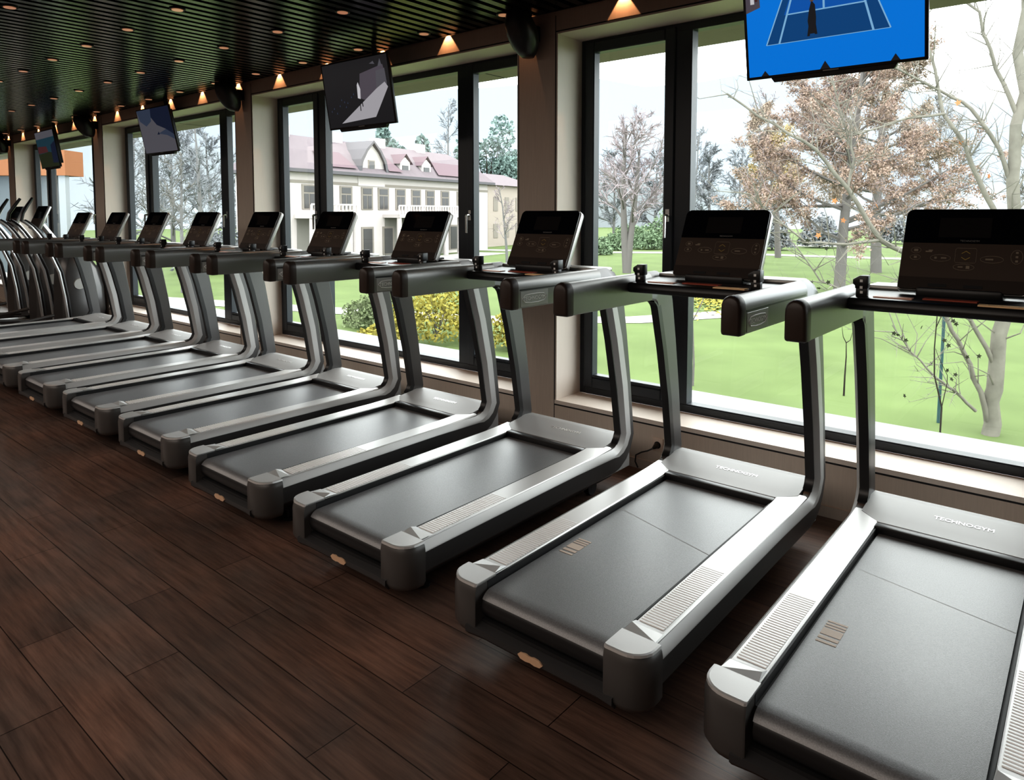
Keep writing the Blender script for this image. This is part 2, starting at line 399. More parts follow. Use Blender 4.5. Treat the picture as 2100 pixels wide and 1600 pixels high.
def make_treadmill():
    root = empty('treadmill', (0, Y0, 0))
    # base pan
    b = MB(); b.box(-.30, .30, 1.98 - Y0, 3.50 - Y0, .075, .235)
    b.prism([(2.02 - Y0, .075), (3.45 - Y0, .075), (3.40 - Y0, .05), (2.10 - Y0, .05)], -.25, .25)
    b.build('base_pan', M['blackm'], root, bevel=.01)
    for sx in (-.24, .24):
        f = MB(); f.tube([(sx, 2.08 - Y0, 0), (sx, 2.08 - Y0, .012), (sx, 2.08 - Y0, .014), (sx, 2.08 - Y0, .09)], [.032, .032, .014, .014], 12)
        f.build('levelling_foot', M['blackm'], root)
        f = MB(); f.tube([(sx - .018, 3.36 - Y0, .042), (sx + .018, 3.36 - Y0, .042)], .042, 16)
        f.build('wheel', M['blackm'], root)
    for s in (1, -1):
        # C shaped side frame: low rail, upright, top elbow
        g = MB(); rings = []
        for (p, n, T) in PATH:
            k_ = len(rings) - (len(PATH) - 5)
            hi = max(0, min(1, (k_ + 1) / 3)) if k_ >= 0 else 0
            lp = lambda a_, b_: (a_[0] + (b_[0] - a_[0]) * hi, a_[1] + (b_[1] - a_[1]) * hi)
            rings.append(sect(s, .345 - .011 * hi, .40 + .004 * hi, p, n, T, lp((.020, .030), (.008, .012)), lp((.004, .004), (.008, .010)), lp((.010, .012), (.026, .042)), lp((.006, .006), (.026, .042))))
        g.loft(rings)
        g.build('side_frame', M['metal_d'], root, smooth=33)
        # light silver trim wrapping the rear outer edge of the upright and running down into the rail
        g = MB(); rings = []
        for k_, (p, n, T) in enumerate(PATH[:-4]):
            wd_ = (.034, .034, .040, .052, .062, .070, .078, .080, .080, .074, .060)[min(k_, 10)]
            def at(xx, t, p=p, n=n): return (s * xx, p[0] - n[0] * t - Y0, p[1] - n[1] * t)
            rings.append([at(.3805, -.0012), at(.4015, .0295), at(.4022, wd_), at(.396, wd_), at(.392, .034), at(.376, .010)])
        g.loft(rings); g.build('silver_trim', M['trim'], root, smooth=30)
        # black inlay on the rear face of the upright
        g = MB(); rings = []
        for (p, n, T) in PATH[4:-2]:
            def at(xx, t, p=p, n=n): return (s * xx, p[0] - n[0] * t - Y0, p[1] - n[1] * t)
            rings.append([at(.342, -.006), at(.382, -.006), at(.382, .008), at(.342, .03)])
        g.loft(rings)
        g.build('upright_inlay', M['blackp'], root, smooth=40)
        # silver standing rail
        g = MB()
        rings = []
        for yy, z, xi in ((1.93, .283, .268), (3.10, .287, .268), (3.24, .291, .268), (3.36, .297, .262)):
            rings.append([(s * xi, yy - Y0, z - .035), (s * (xi + .0), yy - Y0, z - .004), (s * (xi + .005), yy - Y0, z), (s * .372, yy - Y0, z), (s * .379, yy - Y0, z - .006), (s * .379, yy - Y0, z - .035)])
        g.loft(rings)
        ro = g.build('standing_rail', M['rail'], root, smooth=25)
        g = MB()
        for i in range(32):
            yy = 2.025 + i * .0145
            g.prism([(yy - Y0, .2832), (yy + .0015 - Y0, .2862), (yy + .0085 - Y0, .2862), (yy + .010 - Y0, .2832)], s * .278, s * .364)
        g.build('ribbed_grip', M['rubber'], ro, smooth=0)
        # dark skirt under the rail
        g = MB(); rings = []
        for yy, zb in ((1.93, .10), (3.2, .10), (3.46, .14)):
            rings.append([(s * .375, yy - Y0, .175), (s * .392, yy - Y0, .158), (s * .350, yy - Y0, zb + .02), (s * .30, yy - Y0, zb), (s * .28, yy - Y0, zb), (s * .28, yy - Y0, .175)])
        g.loft(rings); g.build('side_skirt', M['blackm'], root)
        # rounded rear corner cap
        g = MB(); rings = []
        def plan(off, zz, r):
            xo, yo = .404 - off, 1.832 + off
            pts = [(.262, 1.945), (.262, yo + .004), (.268, yo)]
            for i in range(7):
                a = R(-90 + 90 * i / 6); pts.append((xo - r + r * math.cos(a), yo + r + r * math.sin(a)))
            pts.append((xo, 1.945))
            return [(s * a_, b__ - Y0, zz) for a_, b__ in pts]
        for off, zz, r in ((.035, .095, .06), (.012, .107, .075), (.0, .13, .08), (0, .255, .08), (.003, .272, .08), (.012, .286, .07)):
            rings.append(plan(off, zz, r))
        g.loft(rings)
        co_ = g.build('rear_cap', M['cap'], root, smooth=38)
        g = MB(); g.loft([plan(.004, .281, .078), plan(.006, .2885, .075), plan(.012, .2905, .07)])
        g.add([(s * .268, 1.945 - Y0, .2895), (s * .378, 1.945 - Y0, .2895), (s * .374, 2.0 - Y0, .2865), (s * .27, 2.018 - Y0, .2865), (s * .274, 1.985 - Y0, .298)], [(0, 1, 4), (1, 2, 4), (2, 3, 4), (3, 0, 4), (0, 3, 2, 1)])
        g.build('cap_top', M['rail'], co_, smooth=8)
        # handrail: upright bullet section
        def bullet(yy, sh, hw=.036):
            c_ = .369; w_ = hw - sh; z0 = 1.152 + sh; z1 = 1.293 - sh; zs = z1 - .048
            pts = [(c_ - w_ + .008, z0), (c_ + w_ - .008, z0), (c_ + w_ - .002, z0 + .003), (c_ + w_, z0 + .010)]
            for i in range(13):
                a = R(180 * i / 12); pts.append((c_ + w_ * math.cos(a), zs + .048 * math.sin(a) ** .8))
            pts += [(c_ - w_, z0 + .010), (c_ - w_ + .002, z0 + .003)]
            return [(s * x_, yy - Y0, z_) for x_, z_ in pts]
        g = MB(); g.loft([bullet(3.20, 0), bullet(2.52, 0)])
        ho = g.build('handrail', M['hand'], root, smooth=40)
        g = MB(); g.box(s * .4042, s * .4056, 2.53 - Y0, 3.18 - Y0, 1.234, 1.241); g.build('groove', M['blackp'], ho, smooth=0)
        g = MB(); g.loft([bullet(2.522, -.0012), bullet(2.485, -.0012), bullet(2.474, .003), bullet(2.470, .010)]); g.build('end_cap', M['brownd'], ho, smooth=40)
        # logo plate low on the outer side
        g = MB(); g.box(s * .4035, s * .4068, 2.535 - Y0, 2.74 - Y0, 1.160, 1.230)
        po = g.build('logo_plate', M['plate'], ho, bevel=.001, seg=1)
        g = MB()
        ring_pts = [(2.535, 1.19), (2.555, 1.205), (2.60, 1.208), (2.65, 1.208), (2.695, 1.205), (2.715, 1.19), (2.695, 1.173), (2.65, 1.168), (2.60, 1.168), (2.555, 1.173), (2.535, 1.19)]
        g.tube([(s * .4070, a_ - Y0 + .012, b__ + .007) for a_, b__ in ring_pts], .0022, 4)
        g.build('logo_outline', M['white'], po)
        mt = Matrix.Translation((s * .4072, 2.637 - Y0, 1.195)) @ Matrix.Rotation(R(90 * s), 4, 'Z') @ Matrix.Rotation(R(90), 4, 'X')
        text_mesh('logo_lettering', 'TECHNOGYM', .026, M['white'], po, mt)
    # running belt
    prof = [(3.30, .262), (1.93, .258)]
    for i in range(1, 6):
        a = R(90 + 12 * i); prof.append((1.905 + .05 * math.cos(a), .208 + .05 * math.sin(a)))
    prof += [(1.93, .225), (3.30, .225)]
    g = MB(); g.prism([(a - Y0, b) for a, b in prof], -.252, .252)
    g.build('running_belt', M['belt'], root, smooth=30)
    g = MB(); g.tube([(-.250, 1.905 - Y0, .207), (.250, 1.905 - Y0, .207)], .0485, 24)  # black roll standing in for the shaded rear face of the belt
    g.build('belt_rear_shade', M['blackp'], root, smooth=30)
    # dark slots beside the belt
    g = MB()
    for s in (1, -1): g.box(s * .250, s * .2672, 1.90 - Y0, 3.28 - Y0, .16, .253); g.box(s * .2605, s * .2676, 1.90 - Y0, 3.28 - Y0, .25, .2815)
    g.build('belt_slot', M['blackm'], root, smooth=0)
    # rear bumper below the belt end
    g = MB(); rings = []
    for xx, dz, dy in ((-.30, 0, .0), (-.24, -.004, .012), (0, -.008, .016), (.24, -.004, .012), (.30, 0, .0)):
        rings.append([(xx, 1.862 + dy - .02 - Y0, .100 + dz), (xx, 1.845 + dy - .02 - Y0, .118 + dz), (xx, 1.845 + dy - .02 - Y0, .140 + dz), (xx, 1.87 + dy - .02 - Y0, .150 + dz), (xx, 2.0 - Y0, .150), (xx, 2.0 - Y0, .100 + dz)])
    g.loft(rings)
    bo = g.build('rear_bumper', M['bumper'], root, smooth=40)
    g = MB(); g.box(-.27, .27, 1.868 - Y0, 1.99 - Y0, .146, .158); g.build('bumper_lip_shade', M['blackm'], root, smooth=0)  # lip coloured black for the shade between belt and bumper
    g = MB()
    em = [(-.052, 0), (-.040, .011), (-.018, .013), (.0, .010), (.018, .013), (.040, .011), (.052, 0), (.040, -.011), (.018, -.013), (0, -.010), (-.018, -.013), (-.040, -.011)]
    g.prism([(a - .02, .121 + b) for a, b in em], 1.836 - Y0, 1.842 - Y0, axis='y')
    g.build('emblem', M['gold'], bo, smooth=0)
    # motor hood
    g = MB(); rings = []
    for yy, z, xw in ((3.262, .284, .268), (3.272, .2925, .268), (3.34, .2975, .345), (3.50, .320, .345), (3.575, .314, .345), (3.605, .29, .345), (3.612, .16, .345)):
        rings.append([(-xw, yy - Y0, z), (xw, yy - Y0, z), (xw, yy - Y0, .12), (-xw, yy - Y0, .12)])
    g.loft(rings)
    ho = g.build('motor_hood', M['hood'], root, smooth=35)
    g = MB(); g.box(-.27, .27, 3.225 - Y0, 3.268 - Y0, .255, .294); g.build('hood_lip', M['blackp'], root, bevel=.008)
    mt = Matrix.Translation((0.02, 3.425 - Y0, .3105)) @ Matrix.Rotation(R(8), 4, 'X')
    text_mesh('hood_lettering', 'TECHNOGYM', .034, M['letter'], ho, mt)
    # tray between the uprights
    g = MB()
    g.prism([(2.965 - Y0, 1.215), (2.955 - Y0, 1.232), (2.965 - Y0, 1.262), (3.36 - Y0, 1.272), (3.40 - Y0, 1.25), (3.38 - Y0, 1.205)], -.335, .335)
    tr = g.build('tray', M['blackp'], root, bevel=.008, smooth=40)
    g = MB(); g.box(-.34, .34, 3.27 - Y0, 3.42 - Y0, 1.262, 1.288); g.build('rear_shelf', M['metal'], root, bevel=.01)
    for xx, ww, yy, mm in ((-.19, .065, 3.03, 'pad_p'), (-.01, .085, 3.06, 'pad_r'), (.155, .07, 2.985, 'pad_b')):
        g = MB(); g.box(xx - ww, xx + ww, yy - .022 - Y0, yy + .022 - Y0, 1.2615, 1.2665 + (yy - 2.965) * .02)
        g.build('tray_pad', M[mm], tr, smooth=0)
    for sx in (-.295, .255):
        g = MB(); g.box(sx - .02, sx + .02, 3.0 - Y0, 3.03 - Y0, 1.262, 1.30)
        g.prism([(-.022 + sx, 1.295), (.022 + sx, 1.295), (.022 + sx, 1.345), (-.006 + sx, 1.345), (-.030 + sx, 1.33), (-.030 + sx, 1.312), (-.022 + sx, 1.307)], 2.995 - Y0, 3.04 - Y0, axis='y')
        lo = g.build('speed_lever', M['blackp'], root, bevel=.003, smooth=30)
        g = MB()
        for zz in (1.281, 1.30, 1.325): g.box(sx - .004, sx + .006, 2.9925 - Y0 + (.006 if zz < 1.29 else 0), 2.996 - Y0 + (.006 if zz < 1.29 else 0), zz - .005, zz + .005)
        g.build('lever_mark', M['white'], lo, smooth=0)
    # console: tilted slab; local frame (x, up-along-face u, out w)
    th = math.atan2(.15, .31)
    base = Vector((0, 3.160 - Y0, 1.288))
    mtx = Matrix.Translation(base) @ Matrix.Rotation(-th, 4, 'X')    # local z up the face, local -y towards the user
    Hc, Wc = .345, .207
    def rrect(wd, z0, z1, r_top, r_bot, n=5):
        pts = []
        for (cx, cz, r, a0) in ((wd - r_bot, z0 + r_bot, r_bot, -90), (wd - r_top, z1 - r_top, r_top, 0), (-wd + r_top, z1 - r_top, r_top, 90), (-wd + r_bot, z0 + r_bot, r_bot, 180)):
            for i in range(n + 1):
                a = R(a0 + 90 * i / n); pts.append((cx + r * math.cos(a), cz + r * math.sin(a)))
        return pts
    g = MB(); g.prism(rrect(Wc, 0, Hc, .028, .012), 0.004, .036, axis='y'); g.xf(mtx)
    co = g.build('console', M['metal'], root, bevel=.004, smooth=40)
    g = MB(); g.prism(rrect(Wc - .004, .002, Hc - .003, .026, .012), -.004, .006, axis='y'); g.xf(mtx)
    g.build('console_face', M['brown'], co, smooth=40)
    g = MB(); g.prism(rrect(Wc - .004, .197, Hc - .003, .026, .002), -.0055, -.003, axis='y'); g.xf(mtx)
    do = g.build('display_screen', M['gloss'], co, smooth=40)
    g = MB(); g.box(-.085, .085, -.0062, -.0054, .222, .305); g.xf(mtx); g.build('picture_area', M['lcd'], do, smooth=0)
    g = MB(); g.prism(rrect(Wc - .004, .002, .052, .002, .012), -.007, -.003, axis='y'); g.xf(mtx)
    ko = g.build('lower_ledge', M['brownd'], co, smooth=40)
    for a_ in (-.10, .015):
        g = MB(); g.box(a_, a_ + .06, -.009, -.006, .014, .026); g.xf(mtx); g.build('slot', M['blackm'], ko, smooth=0)
    # printed keys
    g = MB()
    def ring(cx, cz, rx, rz, n=14, t=.0016):
        g.tube([(cx + rx * math.cos(2 * PI * i / n), -.0045, cz + rz * math.sin(2 * PI * i / n)) for i in range(n + 1)], t * .6, 4)
    def bar(x0, x1, z0, z1): g.box(x0, x1, -.0052, -.004, z0, z1)
    ring(-.155, .165, .017, .012); bar(-.162, -.148, .160, .170); ring(-.155, .135, .018, .011); bar(-.160, -.150, .131, .140)
    bar(-.122, -.100, .158, .163); bar(-.112, -.098, .163, .168)
    ring(-.070, .135, .034, .014, 18); bar(-.090, -.082, .131, .139); bar(-.068, -.050, .132, .138)
    ring(.095, .135, .036, .014, 18); bar(.075, .100, .132, .138)
    for zz in (.165, .148, .131): bar(.166, .174, zz - .004, zz + .004)
    ring(.170, .148, .018, .028, 14)
    g.tube([(.012 + a_, -.0045, .148 + b_) for a_, b_ in ((-.030, .030), (.030, .030), (.034, .024), (.034, -.024), (.030, -.030), (-.030, -.030), (-.034, -.024), (-.034, .024), (-.030, .030))], .0009, 4); bar(-.01, .006, .098, .103); bar(.016, .028, .094, .106); ring(.009, .100, .034, .013, 16)
    g.xf(mtx); g.build('key_print', M['legend'], co, smooth=0)
    g = MB()
    for zz, d in ((.158, 1), (.138, -1)):
        for sx in (-1, 1):
            g.add([(.012, -.0052, zz + d * .009), (.012, -.0052, zz + d * .006), (.012 + sx * .014, -.0052, zz - d * .004), (.012 + sx * .014, -.0052, zz - d * .001)], [(0, 1, 2, 3)])
    g.xf(mtx); g.build('arrow_print', M['legend_y'], co, smooth=0)
    mt = mtx @ Matrix.Translation((.02, -.0066, .207)) @ Matrix.Rotation(R(90), 4, 'X')
    text_mesh('console_lettering', 'TECHNOGYM', .010, M['plate'], do, mt, .0002)
    # console neck on the shelf
    g = MB(); g.box(-.14, .14, 3.15 - Y0, 3.32 - Y0, 1.262, 1.30); g.build('console_neck', M['blackp'], root, bevel=.01)
    return root

TX = [-.3852 - 1.0089 * i for i in range(10)]
DX = [-.0218, .0332, -.0007, -.0065, -.015, .0136, .0059, -.0133, .0047, 0]
DY = [-.0098, -.0295, -.0215, -.0154, .017, .0128, .0125, .015, .0107, .005]
TL = ['nearest treadmill, cut off by the right edge of the photo, striped mark on its belt',
      'second treadmill from the right, complete, with a pale diagonal joint line across its grey belt',
      'third treadmill from the right, standing before the wide pillar left of the nearest window',
      'fourth treadmill from the right, its console between the villa view and the window post',
      'fifth treadmill from the right, its console below the catwalk television',
      'sixth treadmill from the right, standing before the second wooden pillar',
      'seventh treadmill from the right, its console next to the window post of the third window',
      'eighth treadmill from the right, third from the far end of the row',
      'ninth treadmill from the right, second from the far end, before the third pillar',
      'tenth and farthest treadmill of the row, next to the cross trainers']
proto = make_treadmill()
treads = []
for i in range(10):
    o = proto if i == 0 else copy_tree(proto)
    o.location = (TX[i] + DX[i], Y0 - .067 + DY[i], 0)
    tag(o, TL[i], 'treadmill', 'treadmills in a row facing the windows')
    treads.append(o)
# belt prints that only some belts show
def belt_mark(root, y):
    g = MB()
    for j, (a, wd) in enumerate(((0, .010), (.022, .016), (.048, .040), (.096, .010), (.112, .010), (.130, .010))):
        g.box(-.225, -.165, y + a - Y0, y + a + wd - Y0, .2588, .2605)
    o = g.build('belt_print', M['mark'], root, smooth=0)
    o.matrix_parent_inverse = Matrix.Identity(4)
belt_mark(treads[0], 2.30); belt_mark(treads[1], 2.28)
def belt_seam(root, y0, y1):
    g = MB(); n = Vector((.5, y1 - y0, 0)); n = Vector((-n.y, n.x, 0)).normalized() * .0022
    a = Vector((-.25, y0 - Y0, .2607)); b = Vector((.25, y1 - Y0, .2607))
    g.add([a - n, b - n, b + n, a + n], [(0, 1, 2, 3)])
    g.build('belt_seam', M['seam'], root, smooth=0)
belt_seam(treads[1], 2.78, 2.62); belt_seam(treads[0], 2.86, 2.74)

# ------------------------------------------------------------------ televisions
TVW, TVH = .80, .52
def poly_pic(polys, name, parent):
    """flat picture: polys = [(material, [(u,v)...])]; u,v in 0..1 of the screen, later polys lie on top"""
    vs, fs, mi, ms = [], [], [], []
    for j, (m, pts) in enumerate(polys):
        o = len(vs)
        for u, v in pts: vs.append(((u - .5) * (TVW - .03), -.0305 - .0002 * j, .014 + v * (TVH - .026)))
        fs.append(tuple(range(o, o + len(pts))))
        if m not in ms: ms.append(m)
        mi.append(ms.index(m))
    me = bpy.data.meshes.new(name); me.from_pydata(vs, [], fs)
    for m in ms: me.materials.append(m)
    me.polygons.foreach_set('material_index', mi)
    o = bpy.data.objects.new(name, me); COL.objects.link(o); o.parent = parent
    return o
E_ = lambda n, c, s=1.0: mat_emit('picture_' + n, c, s)
blue, blue_d, blue_m, linew = E_('blue', (.0, .16, .56)), E_('court', (.004, .055, .17)), E_('midblue', (.004, .085, .33)), E_('line', (.18, .36, .55))
dk, gry, gryd, pale = E_('dark', (.012, .012, .014)), E_('catwalk', (.30, .29, .31)), E_('backdrop', (.07, .06, .075)), E_('pale', (.45, .44, .46))
nav, slate, slate2 = E_('navy', (.008, .012, .028)), E_('slate', (.075, .073, .085)), E_('slate2', (.03, .04, .065))
teal, red_, olive, rim = E_('teal', (.012, .035, .05)), E_('reddish', (.055, .018, .02)), E_('olive', (.016, .020, .010)), E_('skin', (.10, .06, .05))
def ln(u0, v0, u1, v1, w_=.006):
    d = Vector((u1 - u0, v1 - v0)); n = Vector((-d.y, d.x)).normalized() * w_
    return [(u0 - n.x, v0 - n.y), (u1 - n.x, v1 - n.y), (u1 + n.x, v1 + n.y), (u0 + n.x, v0 + n.y)]
full = [(0, 0), (1, 0), (1, 1), (0, 1)]
PIC = [
 [(blue, full), (blue_d, [(.12, .29), (.83, .29), (.66, .98), (.30, .98)]), (blue_m, [(.235, .55), (.71, .55), (.645, .92), (.325, .92)]),
  (blue_d, [(.20, .82), (.74, .82), (.70, .97), (.28, .97)]),
  (linew, ln(.12, .29, .30, .98, .004)), (linew, ln(.83, .29, .66, .98, .004)), (linew, ln(.20, .29, .34, .98)), (linew, ln(.74, .29, .63, .98)), (linew, ln(.12, .29, .83, .29, .003)),
  (linew, ln(.255, .55, .695, .55)), (linew, ln(.47, .55, .47, .93)), (linew, ln(.2, .82, .74, .82, .004)),
  (dk, [(.385, .34), (.42, .34), (.425, .48), (.42, .60), (.40, .64), (.385, .56), (.375, .46)]), (dk, [(.37, .32), (.385, .32), (.40, .46), (.385, .47)]), (dk, [(.415, .33), (.43, .33), (.42, .46), (.405, .46)]), (rim, [(.393, .63), (.412, .63), (.412, .68), (.393, .68)]),
  (gryd, [(.0, .62), (.09, .66), (.085, .99), (0, .99)]), (pale, [(.03, .70), (.055, .70), (.05, .9), (.03, .88)]), (red_, [(.06, .72), (.075, .72), (.07, .92), (.055, .92)]), (blue_d, [(.14, .74), (.21, .75), (.21, .86), (.14, .86)]),
  (dk, [(.08, 0), (.13, 0), (.105, .05)]), (dk, [(.44, 0), (.50, 0), (.47, .075)]), (dk, [(.83, 0), (.88, 0), (.855, .06)])],
 [(dk, full), (gryd, [(.53, .42), (.58, .78), (.93, .86), (.96, .60), (.78, .47), (.62, .37)]), (slate, [(.80, .50), (.96, .56), (.95, .80), (.82, .78)]),
  (gry, [(.20, .06), (.74, .10), (.97, .52), (.93, .60), (.80, .52)]), (pale, [(.505, .42), (.545, .40), (.56, .55), (.535, .66), (.515, .62)]), (dk, [(.52, .22), (.533, .22), (.535, .40), (.525, .40)]), (dk, [(.562, .28), (.575, .28), (.57, .36), (.555, .36)]),
  (slate, [(.74, .90), (.80, .93), (.82, .88)]), (slate, [(.86, .84), (.92, .84), (.90, .95)])] +
 [(slate2, [(u, v), (u + .02, v - .005), (u + .015, v + .03)]) for u, v in ((.1, .3), (.2, .33), (.28, .38), (.14, .22), (.33, .36), (.4, .44), (.24, .42), (.06, .26), (.3, .3), (.44, .48))],
 [(slate, full), (nav, [(.35, 1), (.42, .80), (.55, .62), (.80, .50), (1, .36), (1, 1)]), (slate2, [(0, 1), (.05, .75), (.22, .62), (.40, .72), (.45, 1)]), (slate2, [(.55, .42), (.80, .36), (1, .25), (1, .36), (.80, .50)]), (nav, [(.5, .40), (.58, .40), (.56, .47)])],
 [(teal, full), (slate, [(0, .80), (1, .82), (1, 1), (0, 1)]), (red_, [(0, .40), (.55, .42), (.50, .58), (.02, .60)]), (olive, [(0, 0), (1, 0), (1, .34), (.6, .42), (0, .38)]), (nav, [(.7, .1), (1, .1), (1, .7), (.75, .6)])]]
TVS = [(-1.014, 3.571, 2.255, 0.199, 0.014, 'wall television showing a tennis match on a blue court, nearest the camera'),
       (-4.493, 3.563, 2.265, 0.165, 0.024, 'tilted television showing a pale catwalk and a model, before the villa window'),
       (-8.379, 3.741, 2.288, 0.208, 0.021, 'tilted television with a grey and navy picture, before the third window'),
       (-11.429, 3.549, 2.235, 0.162, -0.021, 'small far television with a teal, red and olive picture, before the fourth window')]
for k, (x, y, z, tilt, yaw, lab) in enumerate(TVS):
    root = empty('television', (x, y, z)); root.rotation_euler = (tilt, 0, yaw)
    tag(root, lab, 'television', 'televisions hung above the treadmills')
    g = MB(); g.box(-TVW / 2, TVW / 2, -.03, -.008, 0, TVH); g.box(-TVW / 2 + .08, TVW / 2 - .08, -.008, .045, .05, TVH - .05)
    g.build('housing', M['blackp'], root, bevel=.004)
    poly_pic(PIC[k], 'screen', root)
    g = MB(); g.prism([(-.265, -.022), (.265, -.022), (.28, .001), (-.28, .001)], -.026, .01, axis='y'); g.build('lower_bar', M['blackp'], root, bevel=.002, seg=1)
    g = MB(); g.box(-.035, .035, -.0318, -.030, .004, .010); g.build('badge', M['plate'], root, smooth=0)
    # bracket: wall arm in world-upright direction
    g = MB(); inv = Matrix.Rotation(-tilt, 4, 'X')
    g.box(-.12, .12, .045, .06, .2, .42)
    st = len(g.v); g.tube([(.14, .06, TVH * .6), (.14, .075, TVH * .75), (.14, .08, TVH + .085)], .02, 8)
    g.build('bracket', M['blackm'], root)
    # ceiling pole
# ------------------------------------------------------------------ speakers on the pillars
SPL = ['black oval loudspeaker high on the pillar left of the nearest window', 'black oval loudspeaker high on the second wooden pillar', 'black oval loudspeaker high on the third pillar, small', 'black loudspeaker on the farthest pillar at the left edge']
for k in range(4):
    xc = X0 - .16 - PER * k
    root = empty('loudspeaker', (xc, 3.672, 2.78)); tag(root, SPL[k], 'speaker', 'loudspeakers on the pillars')
    g = MB(); rings = []
    nz = 12
    for i in range(nz + 1):
        t = i / nz
        z = -.165 + .255 * t
        r = math.sin(PI * (0.06 + .74 * t)) ** .55
        lean = -.10 * t + .045
        ring_ = []
        for j in range(20):
            a = 2 * PI * j / 20
            ring_.append((.100 * r * math.cos(a), lean + .115 * r * math.sin(a), z))
        rings.append(ring_)
    g.loft(rings); g.build('cabinet', M['blackp'], root, smooth=60)
    g = MB(); g.box(-.03, .03, .05, .145, -.05, .05); g.build('wall_bracket', M['blackm'], root, bevel=.005)
    g = MB(); g.box(-.028, .028, -.06, .06, .07, .098); g.build('top_plate', M['blackm'], root, bevel=.005)

# ------------------------------------------------------------------ recessed downlights
first = None
def proj(X, Y, Z):
    a = R(39.929); d0 = -math.sin(a) * X + math.cos(a) * Y; u = math.cos(a) * X + math.sin(a) * Y; t = R(3.8697)
    d = d0 * math.cos(t) - (Z - 1.58) * math.sin(t)
    return (1050 + 1448.2 * u / d, 536.9 - 1448.2 * (d0 * math.sin(t) + (Z - 1.58) * math.cos(t)) / d) if d > .1 else (-999, -999)
lights_near = []
for r_, yy in enumerate((1.45, 2.15, 2.86, 3.57)):
    for i in range(22):
        xx = -.7935 - .7555 * i
        px, py = proj(xx, yy, CEIL)
        if yy == 3.57: lights_near.append(xx)
        if not (-20 < px < 2120 and py > -20): continue
        if first is None:
            root = empty('downlight', (0, 0, 0))
            g = MB(); rings = []
            for rr, zz in ((.036, .03), (.036, -.004), (.048, -.004), (.048, .03)):
                rings.append([(rr * math.cos(2 * PI * j / 16), rr * math.sin(2 * PI * j / 16), zz) for j in range(16)])
            g.loft(rings, caps=False); g.build('trim_ring', M['blackm'], root)
            g = MB(); g.tube([(0, 0, -.0075), (0, 0, .02)], .034, 16); g.build('lamp', M['lampwarm'], root)
            first = root; o = root
        else:
            o = copy_tree(first)
        o.location = (xx, yy, CEIL - .002)
        if r_ == 3: tag(o, 'small warm downlight in the ceiling row closest to the windows', 'ceiling light', 'downlights along the window side')
        else: tag(o, 'small warm downlight set in the black slatted ceiling away from the windows', 'ceiling light', 'downlights across the slatted ceiling')
for xx in lights_near:
    if xx < -15: continue
    L_ = bpy.data.lights.new('downlight_beam', 'SPOT'); L_.energy = 5.0; L_.color = (1, .47, .22); L_.spot_size = R(73); L_.spot_blend = .12; L_.shadow_soft_size = .004
    lo = bpy.data.objects.new('downlight_beam', L_); COL.objects.link(lo); lo.location = (xx, 3.789, 2.945); lo.rotation_euler = (R(4), 0, 0)

# ------------------------------------------------------------------ wall socket and its cord
px_, pz_ = -2.029, .174
root = empty('wall_socket', (px_, YW, pz_)); tag(root, 'beige wall socket with a black plug, low on the wall between two treadmills', 'socket')
MB().box(-.035, .035, -.010, 0, -.042, .042).build('face_plate', M['socket'], root, bevel=.003)
g = MB(); g.tube([(0, -.01, 0), (0, -.013, 0)], .022, 16); g.build('well', M['blackm'], root)
g = MB(); g.tube([(0, -.014, 0), (0, -.03, -.001), (0, -.045, -.004), (-.006, -.06, -.01)], [.017, .017, .013, .006], 10)
g.tube([(-.006, -.06, -.01), (-.03, -.075, -.025), (-.075, -.07, -.045), (-.12, -.06, -.075), (-.13, -.05, -.12), (-.11, -.05, -.155)], .0045, 8)
o = g.build('power_cord', M['blackp']); o.location = (px_, YW, pz_); tag(o, 'thin black power cord and plug curling down from the wall socket', 'cord')

